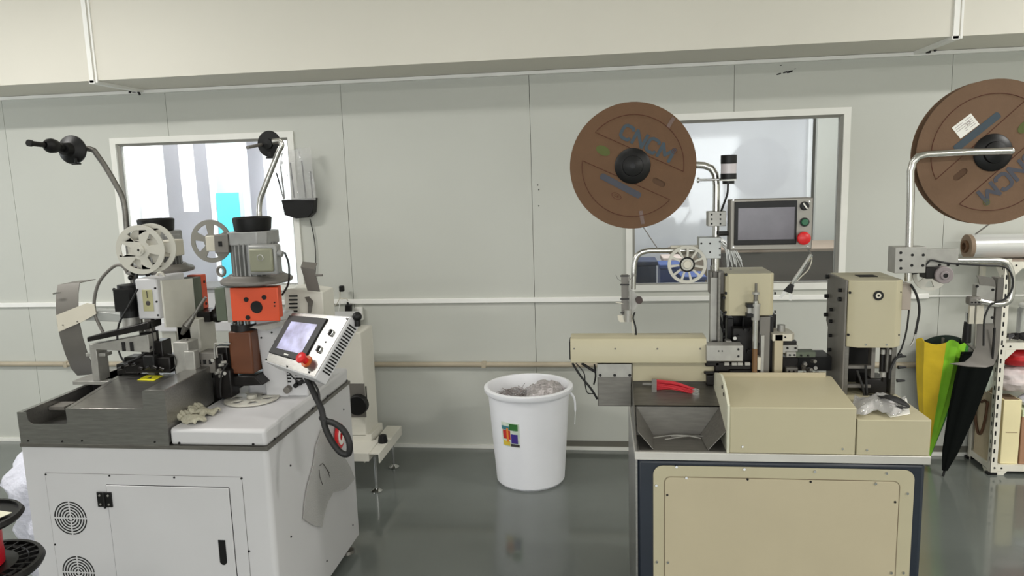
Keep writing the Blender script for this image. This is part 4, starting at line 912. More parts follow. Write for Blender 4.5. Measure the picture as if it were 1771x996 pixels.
p = at(1296, 536, Y=2.42); MB().box(p.x-.006, x-.008, 2.41, 2.435, p.z-.02, p.z+.02).build('cylinder_mount', ALUM, G)
# rails right of the cylinder and black mechanics
for (x0, y0, x1, y1, yy, m, nm) in ((1314, 548, 1330, 652, 2.44, GREYP, 'slide_rail'), (1331, 548, 1336, 652, 2.47, BLACKM, 'slide_rail'),
        (1316, 580, 1321, 650, 2.42, ALUM, 'slide_strip'), (1258, 550, 1268, 600, 2.50, BLACKM, 'press_block'), (1268, 568, 1302, 628, 2.46, BLACKM, 'press_block'), (1262, 596, 1300, 650, 2.48, BLACKM, 'press_block'),
        (1284, 548, 1287, 575, 2.5, BLACK, 'press_pin'), (1310, 618, 1316, 640, 2.42, IVORY, 'small_block'), (1256, 590, 1266, 598, 2.44, ALUM, 'small_block'),
        (1305, 580, 1316, 618, 2.46, mat('dark_red_metal', (74, 24, 26), .5), 'press_block')):
    a = at(x0, y0, Y=yy); b = at(x1, y1, Y=yy); MB().box(a.x, b.x, yy, yy+.04, b.z, a.z).build(nm, m, G, bevel=.002)
for i in range(14): p = at(1262+random.random()*50, 560+random.random()*80, Y=2.455); MB().cyl(p, p+Vector((0, -.015, 0)), random.uniform(.004, .009), seg=12).build('press_fitting', BLACKM, G)
MB().cyl(at(1271, 585, Y=2.45), at(1271, 585, Y=2.44), .006).build('bright_bolt', ALUM, G)
# central stop unit
a = at(1340, 578, Y=2.44); b = at(1353, 655, Y=2.44)
MB().box(a.x, b.x+.0, 2.44, 2.54, .92, a.z).build('stop_column', BEIGE2, G, bevel=.002)
a = at(1334, 578, Y=2.44); b = at(1376, 590, Y=2.44)
cp = MB().prism([Vector(v) for v in ((a.x+.004, 2.44, b.z), (b.x-.012, 2.44, b.z), (b.x, 2.46, b.z), (b.x, 2.53, b.z), (b.x-.015, 2.545, b.z), (a.x+.004, 2.545, b.z))], (0, 0, a.z-b.z)).build('stop_cap', IVORY, G, bevel=.002)
p = at(1351, 572, Y=2.49); MB().cyl((p.x, 2.49, a.z), (p.x, 2.49, a.z+.022), .0125, seg=24).build('knurled_knob', ALUM, G)
screws(G, [at(1358, 583, Y=2.44)], .0035)
for (x0, y0, x1, y1, yy, m) in ((1350, 590, 1378, 598, 2.46, BLACKM), (1352, 597, 1380, 611, 2.45, ALUM), (1360, 609, 1411, 618, 2.44, GREEN), (1360, 609, 1377, 618, 2.438, ALUM), (1354, 618, 1380, 652, 2.47, BLACKM), (1360, 636, 1380, 648, 2.45, GREYP)):
    a = at(x0, y0, Y=yy); b = at(x1, y1, Y=yy); MB().box(a.x, b.x, yy, yy+.05, b.z, a.z).build('stop_block', m, G, bevel=.002)
screws(G, [at(x, y, Y=2.448) for x, y in ((1362, 602), (1376, 602))], .004); screws(G, [at(x, y, Y=2.437) for x, y in ((1366, 614), (1374, 614), (1386, 615), (1398, 615))], .0035)
screws(G, [at(x, y, Y=2.45) for x, y in ((1365, 642), (1373, 642))], .0035)
mb = MB()
for i in range(12):
    p = at(1384+random.random()*30, 622+random.random()*24, Y=2.45); mb.cyl(p, p+Vector((random.uniform(-.01, .01), -.02, random.uniform(-.01, .01))), .006, seg=10)
mb.build('clamp_fingers', STEELD, G)
a = at(1411, 617, Y=2.52); b = at(1437, 655, Y=2.52); MB().box(at(1380, 620, Y=2.52).x, b.x, 2.52, 2.62, .92, a.z).build('rear_block', BLACK, G)
# head 2
Y2 = 2.41
fx = at(1462, 600, Y=Y2).x
sp = [(Y2, .869), (Y2, at(1463, 485, Y=Y2).z), (2.60, at(1432, 472, Y=2.6).z), (2.60, 1.08), (2.58, 1.06), (2.58, .869)]
MB().prism([Vector((fx-.006, y, z)) for y, z in sp], (.006, 0, 0)).build('press_side_plate', GREYP, G, bevel=.001)
mb = MB()
for x, y in ((1433, 478), (1432, 512), (1430, 546), (1440, 530), (1440, 560), (1440, 592), (1440, 604)):
    pass
zt = at(1500, 486, Y=Y2-.02).z; zb = at(1500, 601, Y=Y2-.02).z; rx = at(1559, 540, Y=Y2).x
pl = [(fx+.002, Y2-.004), (fx+.028, Y2-.022), (rx-.026, Y2-.024), (rx, Y2+.0), (rx, 2.60), (fx+.002, 2.60)]
hc = MB().prism([Vector((x, y, zb)) for x, y in pl], (0, 0, zt-zb)).build('press_head_cover', BEIGE, G, bevel=.002)
c = at(1519, 511, Y=Y2-.024)
k = MB().lathe([(0, 0), (.0155, 0), (.0155, .003), (.008, .003), (.008, .001), (0, .001)], c, (0, -1, 0), seg=28).build('key_lock', BLACK, G)
MB().lathe([(.004, .002), (.0085, .002), (.0085, .0032), (.004, .0032), (.004, .002)], c, (0, -1, 0), seg=20).build('lock_ring', IVORY, k)
screws(G, [at(x, y, Y=Y2-.012) for x, y in ((1470, 506), (1467, 579))], .0045); screws(G, [at(x, y, Y=Y2-.006) for x, y in ((1557, 505), (1554, 579))], .0035)
screws(G, [at(x, y, Y=Y2-.023) for x, y in ((1497, 596), (1533, 596))], .004, m=CHROME, h=.003)
mb = MB().prism([Vector((x, y, zt)) for x, y in ((fx+.06, 2.48), (rx-.05, 2.48), (rx-.05, 2.53), (fx+.06, 2.53))], (0, 0, .0015)); mb.build('top_slot', DARK, G)
for py, yy in ((478, 2.59), (512, 2.59), (545, 2.59)): p = at(1433, py, X=fx-.006); p.y = 2.58; MB().cyl((fx-.006, 2.585, p.z), (fx-.018, 2.585, p.z), .007).build('side_bolt', BLACK, G)
for z in (1.13, 1.09, 1.04, .99, 1.21): MB().cyl((fx-.006, 2.535 if z < 1.2 else 2.45, z), (fx-.016, 2.535 if z < 1.2 else 2.45, z), .006).build('side_bolt', BLACK, G)
for z in (1.18, ): MB().cyl((fx-.006, 2.45, z), (fx-.016, 2.45, z), .007).build('side_bolt', BLACK, G)
# lower frame of head 2
for (x0, x1, nm) in ((fx, fx+.012, 'frame_upright'), (rx-.022, rx-.008, 'frame_upright')):
    MB().box(x0, x1, Y2-.0, Y2+.05, .869, zb).build(nm, STEELD, G, bevel=.001)
MB().box(fx+.012, rx-.022, Y2+.15, Y2+.17, .869, zb).build('frame_back', DARK, G)
for py in (635, 668): z = at(1480, py, Y=Y2).z; MB().box(fx+.012, at(1510, 600, Y=Y2).x, Y2+.005, Y2+.02, z-.006, z+.004).build('frame_shelf', GREYP, G)
x = at(1512, 600, Y=Y2).x; MB().box(x, x+.012, Y2+.02, Y2+.05, .869, zb).build('inner_guide', GREYP, G)
for px, m in ((1531, BLACKM), (1540, STEELD)): x = at(px, 600, Y=Y2).x; MB().cyl((x, Y2+.02, .94), (x, Y2+.02, zb), .008).build('guide_rod', m, G)
for px, py, r, m in ((1527, 608, .007, ALUM), (1540, 608, .007, ALUM), (1527, 647, .010, ALUM), (1529, 655, .008, BLACKM)): p = at(px, py, Y=Y2+.01); MB().cyl(p+Vector((0, 0, -.008)), p+Vector((0, 0, .008)), r).build('rod_tip', m, G)
MB().box(rx-.10, rx-.028, Y2+.01, Y2+.09, .869, .92).build('tool_block', BLACKM, G, bevel=.004)
for pts in ([(1497, 632), (1498, 660), (1500, 688), (1506, 692)], [(1560, 612), (1548, 622), (1540, 640), (1538, 655)], [(1482, 640), (1492, 670), (1496, 690)]):
    MB().tube([at(x, y, Y=Y2-.006) for x, y in pts], .004, 8).build('wiring', RUB, G)
for px, py in ((1553, 616), (1553, 635), (1551, 658)): p = at(px, py, Y=2.44); MB().cyl(p, p+Vector((.025, 0, 0)), .006, .003).build('side_pin', BLACK, G)
p = at(1562, 491, Y=2.47); q = at(1575, 536, Y=2.47); MB().box(p.x-.002, q.x, 2.47, 2.52, q.z, p.z).build('sensor_box', mat('pinkish_grey', (176, 164, 152), .5), G, bevel=.002)
MB().tube([at(x, y, Y=2.46) for x, y in ((1572, 536), (1568, 570), (1560, 600), (1552, 615))], .003, 8).build('wiring', RUB, G)
MB().tube([at(x, y, Y=2.46) for x, y in ((1575, 492), (1585, 510), (1590, 535), (1586, 562), (1582, 582))], .004, 8).build('wiring', RUB, G)
MB().tube([at(x, y, Y=2.455) for x, y in ((1583, 578), (1580, 590), (1575, 598))], .004, 8).build('cable_plug', ALUM, G)
# poles, clamp blocks
PY = 2.50
def P(x, y, Y=PY): return at(x, y, Y=Y)
pole = [P(1237, 600), P(1238, 420), P(1239, 320), P(1237, 302), P(1230, 291), P(1218, 286), P(1200, 285), P(1120, 286)]
MB().tube(pole, .0115, 14, smooth=False).build('reel_arm', POL, G)
for (x0, y0, x1, y1, yy, m, n_, pts) in ((1225, 366, 1256, 391, 2.475, ALUM, 'clamp_block', [(1231, 371), (1231, 379), (1231, 387), (1246, 371), (1246, 379), (1246, 387)]),
        (1209, 411, 1247, 447, 2.47, mat('pale_blue_grey', (176, 178, 176), .4, .4), 'clamp_block', [(1213, 421), (1228, 421), (1228, 436), (1213, 436), (1245, 418), (1245, 430), (1245, 441)]),
        (1228, 470, 1252, 508, 2.475, GREYP, 'clamp_block', [])):
    a = P(x0, y0, yy); b = P(x1, y1, yy); MB().box(a.x, b.x, yy, yy+.05, b.z, a.z).build(n_, m, G, bevel=.0015)
    screws(G, [P(x, y, yy) for x, y in pts], .0035 if n_ else .004, h=.002)
for x in (1233, 1241): p = P(x, 470, 2.473); q = P(x, 508, 2.473); MB().box(p.x-.001, p.x+.001, 2.473, 2.475, q.z, p.z).build('block_groove', DARK, G)
p = P(1224, 311, 2.49); MB().cyl(p+Vector((-.03, 0, 0)), p+Vector((.06, 0, 0)), .004).cyl(p+Vector((-.035, 0, 0)), p+Vector((-.028, 0, 0)), .009).build('clamp_screw', CHROME, G)
for off in (0, 5): MB().tube([P(1230+off, 508, 2.49), P(1229+off, 550, 2.49), P(1228+off, 590, 2.49), P(1233+off, 596, 2.47)], .0035, 8).build('wiring', RUB, G)
MB().tube([P(1243, 508), P(1240, 530), P(1248, 560), P(1252, 575)], .005, 8).build('wiring', RUB, G)
MB().tube([P(1225, 597, 2.46), P(1235, 592, 2.46), P(1250, 594, 2.46), P(1262, 597, 2.46)], .006, 8).build('wiring', RUB, G)
# bent guide tube with paper wheel at the left
MB().tube([P(1225, 433, 2.49), P(1140, 433, 2.49), P(1118, 434, 2.49), P(1104, 440, 2.49), P(1098, 452, 2.49), P(1096, 470, 2.49), P(1095, 500, 2.49)], .0095, 12).build('guide_arm', POL, G)
a = P(1160, 425, 2.485); b = P(1212, 437, 2.485); MB().box(a.x, b.x, 2.485, 2.50, b.z, a.z).build('guide_bar', IVORY, G)
c = P(1188, 457, 2.46)
MB().lathe([(.020, 0), (.0255, 0), (.0255, -.001), (.020, -.001)], c+Vector((0, -.0086, 0)), (0, 1, 0), seg=32).build('wheel_dark_ring', DARK, G)
wheel_plate(c, .064, 11, .02, XA, ZA, .008, WPLAS, 'paper_wheel', G, r0=.36, r1=.84, frac=.74, phase=.1)
MB().cyl(c+Vector((0, -.004, 0)), c+Vector((0, -.014, 0)), .015, .012, seg=24).cyl(c, c+Vector((0, .06, 0)), .01).build('wheel_hub', IVORY, G)
# terminal guide at the left end of the tube
gx = P(1080, 500, 2.45).x
z0, z1 = P(1080, 555, 2.45).z, P(1080, 476, 2.45).z
gd = MB().box(gx-.010, gx+.014, 2.45, 2.475, z0+.02, z1).build('terminal_guide', GREYP, G, bevel=.001)
mb = MB()
for py in (477, 492, 517, 541): z = P(1080, py, 2.45).z; mb.box(gx-.014, gx+.018, 2.446, 2.452, z-.002, z+.002)
mb.build('guide_rib', BLACKM, G)
MB().box(gx+.016, gx+.019, 2.44, 2.48, z0, z1-.01).build('guide_rail', ALUM, G)
for py, dx, h in ((474, -.03, .02), (538, -.022, .004), (557, -.026, -.01)): pass
MB().sheet([[P(x, y, 2.45), P(x, y, 2.47)] for x, y in ((1065, 475), (1068, 482), (1075, 487), (1080, 490))], .002).build('guide_lip', GREYP, G)
MB().sheet([[P(x, y, 2.45), P(x, y, 2.47)] for x, y in ((1102, 475), (1094, 478), (1088, 486), (1086, 492))], .002).build('guide_lip', GREYP, G)
MB().sheet([[P(x, y, 2.45), P(x, y, 2.47)] for x, y in ((1065, 523), (1072, 524), (1078, 525))], .003).build('guide_lip', IVORY, G)
MB().sheet([[P(x, y, 2.44), P(x+9, y, 2.44)] for x, y in ((1068, 545), (1069, 552), (1072, 557))], .003).build('guide_lip', IVORY, G)
MB().cyl(P(1086, 536, 2.44), P(1086, 556, 2.44), .012).build('guide_foot', ALUM, G)
q = [P(x, y, 2.47) for x, y in ((1089, 500), (1098, 505), (1106, 518), (1100, 532), (1092, 545), (1089, 540))]
MB().prism(q, (0, .006, 0)).build('sensor_bracket', ALUM, G)
p = P(1105, 518, 2.465); MB().cyl(p, p+Vector((0, -.02, 0)), .012, seg=20).build('micro_switch', mat('dark_brown_knob', (60, 44, 40), .5), G)
MB().tube([P(x, y, 2.46) for x, y in ((1098, 540), (1095, 550), (1099, 565), (1101, 588))], .003, 8).build('wiring', RUB, G)
MB().tube([P(x, y, 2.46) for x, y in ((1093, 545), (1096, 588))], .002, 6).build('wiring', IVORY, G)
# thin wire from reel 1
MB().tube([P(1112, 392, 2.46), P(1138, 431, 2.46)], .0018, 6, smooth=False).build('tension_wire', GREYP, G)
# touch panel
Yh = 2.44
a = at(1263, 342, Y=Yh); b = at(1404, 431, Y=Yh)
hb = MB().box(a.x, b.x, Yh, Yh+.055, b.z, (a.z+at(1404, 345, Y=Yh).z)/2).build('panel_housing', GREYP, G, bevel=.003)
MB().box(a.x+.003, b.x-.003, Yh-.002, Yh, b.z+.003, a.z-.008).build('panel_faceplate', mat('faceplate_grey', (150, 146, 138), .4, .3), G, bevel=.001)
s0 = at(1270, 349, Y=Yh); s1 = at(1376, 422, Y=Yh)
sc = MB().box(s0.x, s1.x, Yh-.009, Yh-.002, s1.z, s0.z).build('touch_screen', BLACK, G, bevel=.002)
s0 = at(1276, 360, Y=Yh); s1 = at(1372, 413, Y=Yh); MB().box(s0.x, s1.x, Yh-.0096, Yh-.009, s1.z, s0.z).build('dark_display', SCRD, sc)
c = at(1391, 356, Y=Yh-.002); MB().cyl(c, c+Vector((0, -.010, 0)), .0145, .0135, seg=28).build('selector_switch', BLACK, G, bevel=.002)
MB().obox(c+Vector((0, -.012, 0)), (.004, .004, .022), Matrix.Rotation(radians(-35), 3, 'Y')).build('switch_mark', PAPER, G)
c = at(1391, 384, Y=Yh-.002); MB().cyl(c, c+Vector((0, -.006, 0)), .0145, seg=28).build('button_ring', BLACK, G); MB().cyl(c+Vector((0, -.004, 0)), c+Vector((0, -.011, 0)), .011, seg=28).build('green_button', GRNB, G, bevel=.002)
c = at(1390, 412, Y=Yh-.02); MB().cyl(c+Vector((0, .018, 0)), c, .012).lathe([(0, .012), (.014, .012), (.020, .008), (.0215, 0), (.019, -.006), (0, -.006)], c, (0, -1, 0), seg=32).build('emergency_stop_button', RED, G)
screws(G, [at(x, y, Y=Yh-.002) for x, y in ((1268, 346), (1400, 348), (1397, 426), (1268, 427))], .003, m=CHROME, h=.002)
p = at(1243, 404, Y=2.47); MB().cyl(p, (a.x+.01, 2.47, p.z), .008).build('panel_cable', RUB, G)
# signal tower
x = at(1260, 300, Y=2.47).x; zq = lambda py: at(1260, py, Y=2.47).z
MB().cyl((x, 2.47, zq(283)), (x, 2.47, zq(268)), .0255, seg=32).build('tower_cap', BLACK, G, bevel=.002)
MB().cyl((x, 2.47, zq(301)), (x, 2.47, zq(283)), .0245, seg=32).build('tower_lens', mat('frosted_lens', (206, 198, 200), .25), G)
MB().cyl((x, 2.47, zq(310)), (x, 2.47, zq(300)), .0255, seg=32).cyl((x, 2.47, zq(318)), (x, 2.47, zq(312)), .019, seg=28).build('tower_base', BLACK, G, bevel=.001)
MB().cyl((x, 2.47, zq(312.5)), (x, 2.47, zq(310)), .0245, seg=32).build('tower_ring', TRIM, G)
MB().tube([at(px, py, Y=2.48) for px, py in ((1259, 318), (1258, 335), (1252, 352), (1247, 366))], .0035, 8).build('tower_cable', RUB, G)
# flexible lamp / air clip between heads
Yc = 2.50
MB().tube([at(px, py, Y=Yc) for px, py in ((1403, 440), (1399, 447), (1388, 464), (1374, 484), (1368, 494))], .0065, 8).build('bent_tube', CHROME, G)
MB().tube([at(px, py, Y=Yc) for px, py in ((1403, 440), (1404, 450), (1398, 466), (1386, 478), (1378, 486))], .0018, 6).build('tube_cord', IVORY, G)
MB().tube([at(px, py, Y=Yc+.01) for px, py in ((1403, 440), (1396, 425), (1392, 400))]+[Vector((at(1392, 395, Y=Yc).x, Yc, 1.42))], .003, 6).build('tube_support', GREYP, G)
MB().hexa([at(px, py, Y=yy) for yy in (Yc-.012, Yc+.012) for px, py in ((1354, 503), (1370, 508), (1374, 493), (1366, 490))]).build('clip_body', BLACK, G, bevel=.002)
MB().hexa([at(px, py, Y=yy) for yy in (Yc-.01, Yc+.01) for px, py in ((1347, 514), (1352, 515), (1362, 506), (1355, 503))]).hexa([at(px, py, Y=yy) for yy in (Yc-.01, Yc+.01) for px, py in ((1364, 519), (1369, 520), (1371, 509), (1364, 507))]).build('clip_jaw', mat('light_grey_plastic', (222, 222, 220), .3), G)
# right pole with second reel
pl = [P(1571, 486, 2.42), P(1573, 410, 2.42), P(1575, 330, 2.42), P(1575, 296, 2.42), P(1579, 281, 2.42), P(1588, 271, 2.42), P(1602, 267, 2.42), P(1680, 263, 2.42), P(1748, 261, 2.42)]
MB().tube(pl, .0115, 14, smooth=False).build('reel_arm', POL, G)
MB().ball(pl[-1], .0117).build('arm_end_cap', CHROME, G)
a = P(1549, 428, 2.40); b = P(1603, 472, 2.40)
MB().box(a.x, b.x-.004, 2.40, 2.46, b.z, a.z).build('clamp_block', ALUM, G, bevel=.0015)
screws(G, [P(x, y, 2.40) for x, y in ((1558, 437), (1578, 441), (1597, 441), (1558, 450), (1558, 464), (1577, 459), (1596, 459))], .0052, h=.002)
a = P(1603, 432, 2.41); b = P(1663, 448, 2.41); MB().box(a.x-.005, b.x, 2.43, 2.45, P(1640, 462, 2.41).z, a.z).build('clamp_bar', ALUM, G, bevel=.001)
screws(G, [P(x, 458, 2.43) for x in (1625, 1640, 1656)], .005, h=.002)
MB().tube([P(x, y, 2.45) for x, y in ((1655, 450), (1700, 450), (1728, 451), (1742, 457), (1748, 470), (1750, 490), (1748, 512), (1740, 523), (1722, 526), (1700, 522), (1686, 518))], .0105, 12).build('guide_arm', POL, G)
MB().tube([P(x, y, 2.42) for x, y in ((1572, 474), (1590, 470), (1604, 455), (1612, 450), (1640, 455), (1700, 459), (1738, 462), (1751, 480), (1750, 500), (1738, 517), (1715, 526), (1706, 540), (1702, 556), (1701, 598))], .003, 8).build('wiring', RUB, G)
a = P(1602, 462, 2.40); b = P(1630, 482, 2.40); MB().box(a.x, b.x, 2.40, 2.45, b.z, a.z).build('takeup_motor', BLACKM, G, bevel=.003)
c = P(1634, 476, 2.39); MB().cyl(c+Vector((0, .03, 0)), c, .027, seg=28).cyl(c, c+Vector((0, -.006, 0)), .014, seg=20).build('takeup_pulley', mat('mauve_grey', (140, 130, 130), .5), G, bevel=.002)
MB().cyl(c+Vector((0, -.006, 0)), c+Vector((0, -.0075, 0)), .007).build('pulley_recess', BLACKM, G)
c = P(1608, 474, 2.50); wheel_plate(c, .054, 5, .02, XA, ZA, .006, WPLAS, 'paper_wheel', G, phase=.9)
# right terminal guide (scoop)
mb = MB(); MB().sheet([[P(x, y, 2.46), P(x+28, y+4, 2.46)] for x, y in ((1688, 476), (1692, 482), (1694, 492))], .003).build('guide_hood', GREYP, G)
a = P(1690, 493, 2.46); b = P(1722, 500, 2.46); MB().box(a.x, b.x, 2.46, 2.49, P(1700, 560, 2.46).z, a.z).build('guide_body', ALUM, G, bevel=.002)
a = P(1723, 480, 2.47); MB().box(a.x, a.x+.02, 2.46, 2.50, P(1725, 600, 2.46).z, a.z).build('guide_side', GREYP, G, bevel=.002)
screws(G, [P(x, y, 2.46) for x, y in ((1690, 495), (1717, 501), (1716, 549))], .005)
a = P(1677, 514, 2.44); b = P(1698, 528, 2.44); MB().box(a.x, b.x, 2.44, 2.47, b.z, a.z).build('tube_joint', GREYP, G, bevel=.006)
screws(G, [P(x, 523, 2.44) for x in (1681, 1687, 1693)], .003)
for x0, x1 in ((1678, 1684), (1690, 1700)): a = P(x0, 528, 2.455); b = P(x1, 560, 2.455); MB().box(a.x, b.x, 2.455, 2.465, b.z, a.z).build('guide_strut', IVORY, G)
mb = MB(); rows = []
for i, (x, y, yy) in enumerate(((1690, 552, 2.47), (1689, 575, 2.46), (1688, 598, 2.45), (1680, 616, 2.44), (1668, 626, 2.43), (1642, 629, 2.42))):
    wd = (32, 34, 38, 44, 50, 62)[i]; rows.append([P(x, y, yy), P(x+wd*.5, y+(0, 0, 0, 2, 5, 5)[i], yy-.004), P(x+wd, y+(0, 0, 0, 2, 6, 7)[i], yy)])
mb.sheet(rows, .003).build('guide_scoop', mat('dull_grey', (92, 88, 82), .5, .3), G)
MB().box(P(1701, 560).x, P(1704, 560).x, 2.435, 2.44, P(1702, 612).z, P(1702, 560).z).build('scoop_slot', DARK, G)

# ================================================================== cardboard reels
def reel(c, R, th, Y, m, label, back=None, stick=False, tpaper=1):
    t = thing('cardboard_reel', (c.x, Y, c.z-R), label, 'reel')
    ux = Vector((cos(th), 0, sin(th))); uy = Vector((-sin(th), 0, cos(th))); C0 = Vector((c.x, Y, c.z))
    k = R/.209
    def L(x, y, h=0): return C0+ux*(x*k)+uy*(y*k)+Vector((0, -h, 0))
    slot = [L(.103+.013*cos(a)+(.010 if cos(a) > 0 else -.010)*0+.010*(1 if cos(a) > 0 else -1), -.008+.010*sin(a)) for a in [2*pi*i/20 for i in range(20)]]
    fr = MB().prism(circ(C0, R, ux, uy, 72), (0, .004, 0), [slot]).build('front_flange', m, t)
    MB().prism(circ(C0+Vector((0, .040, 0)), R, ux, uy, 72), (0, .004, 0)).build('rear_flange', m, t)
    MB().cyl(C0+Vector((0, .004, 0)), C0+Vector((0, .04, 0)), R*.72, seg=48).build('terminal_strip_winding', CARDE, t)
    for s in (1, -1):
        ch = .041; ri = .168; a0 = math.asin(ch/ri); arc = [L(ri*cos(a)*1, s*ri*sin(a), .0008) for a in [a0+.12+(pi-2*a0-.12)*i/30 for i in range(31)]]
        if s < 0: arc = [L(-ri*cos(a), -ri*sin(a), .0008) for a in [a0+.12+(pi-2*a0-.12)*i/30 for i in range(31)]]
        MB().tube(arc+[arc[0]], .0011*k, 5, smooth=False).build('printed_outline', INKR, fr)
    lt = MB(); h_ = .044; w_ = .034; th_ = .0104; X0 = -.086
    for ch_, ww in (('C', .034), ('N', .036), ('C', .034), ('M', .042)):
        pl = {'C': [(1, .80), (.92, .96), (.75, 1), (.3, 1), (.06, .88), (0, .68), (0, .32), (.06, .12), (.3, 0), (.75, 0), (.92, .04), (1, .20)], 'N': [(0, 0), (0, 1), (1, 0), (1, 1)], 'M': [(0, 0), (0, 1), (.5, .3), (1, 1), (1, 0)]}[ch_]
        Q = [Vector((X0+a*ww, .066+b*h_)) for a, b in pl]
        for i_, (p_, q_) in enumerate(zip(Q[:-1], Q[1:])):
            d_ = (q_-p_).normalized(); n_ = Vector((-d_.y, d_.x))*th_/2; e_ = d_*th_*(.12 if ch_ == 'C' else .3)
            c4 = [p_-e_+n_, p_-e_-n_, q_+e_-n_, q_+e_+n_]
            lt.prism([L(v.x, v.y, .0003+.00004*i_) for v in c4], (0, -.0006, 0))
        X0 += ww+.0125
    lt.build('printed_name', INKB if not stick else INKD, fr)
    MB().text('®', .026*k, L(.098, .104, .0008), ux, uy, .0004).build('registered_mark', INKR if not stick else OLIVE, fr)
    MB().prism([L(-.111+.025*cos(a), .015*sin(a), .0004) for a in [2*pi*i/28 for i in range(28)]], (0, -.0006, 0)).build('green_oval', OLIVE, fr)
    rr = []
    for cx, s in ((.066, 1), (-.074, -1)):
        rr += [L(cx+.006*cos(a), -.076+.0105*sin(a), .0004) for a in [(-pi/2 if s > 0 else pi/2)+pi*i/6 for i in range(7)]]
    bar = MB().prism(rr, (0, -.0006, 0)).build('blue_bar', INKD if not stick else INKB, fr)
    MB().prism([L(.0+.018*cos(a), -.112+.010*sin(a), .0004) for a in [2*pi*i/28 for i in range(28)]], (0, -.0005, 0), [[L(.0+.016*cos(a), -.112+.0086*sin(a), .0004) for a in [2*pi*i/28 for i in range(28)]]]).build('oval_mark', INKR, fr)
    MB().text('CE', .012*k, L(0, -.112, .0008), ux, uy, .0003).build('oval_letters', INKR, fr)
    for (x, y, w_, h_) in (((.165, .01+.0), 0, .014, .026), ):
        pass
    if not stick:
        for (px, py, ang, l) in ((1160, 212, 1.0, .036), (1110, 376, 1.4, .044)):
            p = at(px, py, Y=Y); d = Vector((cos(ang), 0, sin(ang)*(1 if px > 1150 else -1))); n = Vector((-d.z, 0, d.x))
            MB().prism([p+d*l/2*a+n*.006*b+Vector((0, -.0004, 0)) for a, b in ((-1, -1), (1, -1), (1, 1), (-1, 1))], (0, -.0005, 0)).build('tape_piece', mat('brown_tape', (88, 58, 40), .35), fr)
    hd = MB().lathe([(0, -.002), (.055, -.002), (.058, .003), (.054, .008), (.034, .014), (.032, .022), (.018, .028), (.009, .03), (.009, .024), (0, .024)], C0, (0, -1, 0), seg=40).build('hub', BLACK, t)
    if stick:
        q = [at(x, y, Y=Y-.0004) for x, y in ((1646, 221), (1679, 196), (1694, 215), (1661, 240))]
        s_ = MB().prism(q, (0, -.0006, 0)).build('paper_sticker', PAPER, fr)
        mb = MB(); e1 = (q[1]-q[0]); e2 = (q[3]-q[0])
        for r_ in range(5):
            for (u0, u1) in ((.08+.3*(r_ > 2), .5+.1*(r_ % 2)), (.62, .9)):
                a = q[0]+e1*u0+e2*(.15+.15*r_); b = q[0]+e1*u1+e2*(.15+.15*r_)
                mb.prism([a+Vector((0, -.0007, 0)), b+Vector((0, -.0007, 0)), b+e2*.04+Vector((0, -.0007, 0)), a+e2*.04+Vector((0, -.0007, 0))], (0, -.0003, 0))
        mb.build('sticker_lines', mat('pale_grey_print', (170, 160, 160), .7), s_)
    return t
c1 = at(1094, 287, Y=2.42); R1_ = (at(1204, 287, Y=2.42)-at(985, 287, Y=2.42)).length/2
reel(c1, R1_, radians(-29), 2.42, CARD, 'brown cardboard reel with a blue printed name, hanging left of the signal tower')
c2_ = at(1714, 264, Y=2.46); R2_ = .2235
reel(c2_, R2_, radians(-140), 2.452, CARD2, 'brown cardboard reel with a white paper sticker, cut by the right edge of the photo', stick=True)

# ---- loose things on the right machine
wb = thing('wire_bundle', (.24, 2.40, .88), 'bundle of red wires with crimped metal ends lying in the steel tray', 'wires')
mb = MB(); tm = MB()
for i in range(34):
    u = i/33; s0 = at(1132, 657+u*22, Y=2.40); s0.z = max(s0.z, .885+.02*random.random()); e0 = at(1196+8*random.random(), 672+u*14, Y=2.38); e0.z = max(e0.z, .872+.008*random.random())
    m_ = (s0+e0)/2+Vector((0, random.uniform(-.006, .006), .006)); mb.tube([s0, m_, e0], .0024, 5); tm.cyl(e0, e0+(e0-m_).normalized()*.012, .0026, seg=6)
mb.build('red_wires', REDW, wb); tm.build('crimp_terminals', CHROME, wb)
a = at(1127, 655, Y=2.39); b = at(1139, 700, Y=2.33)
MB().box(a.x, b.x-.002, 2.385, 2.392, .862, a.z).box(a.x-.03, a.x, 2.387, 2.39, .905, .912).build('wire_stop_plate', STEELD, G)
for k, (p, q) in enumerate((((1130, 757), (1200, 750)), ((1150, 760), (1225, 748)), ((1160, 752), (1212, 758)))):
    a = at(*p, Z=.764); b = at(*q, Z=.766)
    a.y = min(a.y, 2.28); b.y = min(b.y, 2.28)
    tag(MB().tube([a, (a+b)/2+Vector((0, .006, .004)), b], .002, 6).build('loose_wire', ALUM), 'short pale wire offcut lying in the bottom of the steel tray', 'wire', 'wire offcuts in the steel tray')
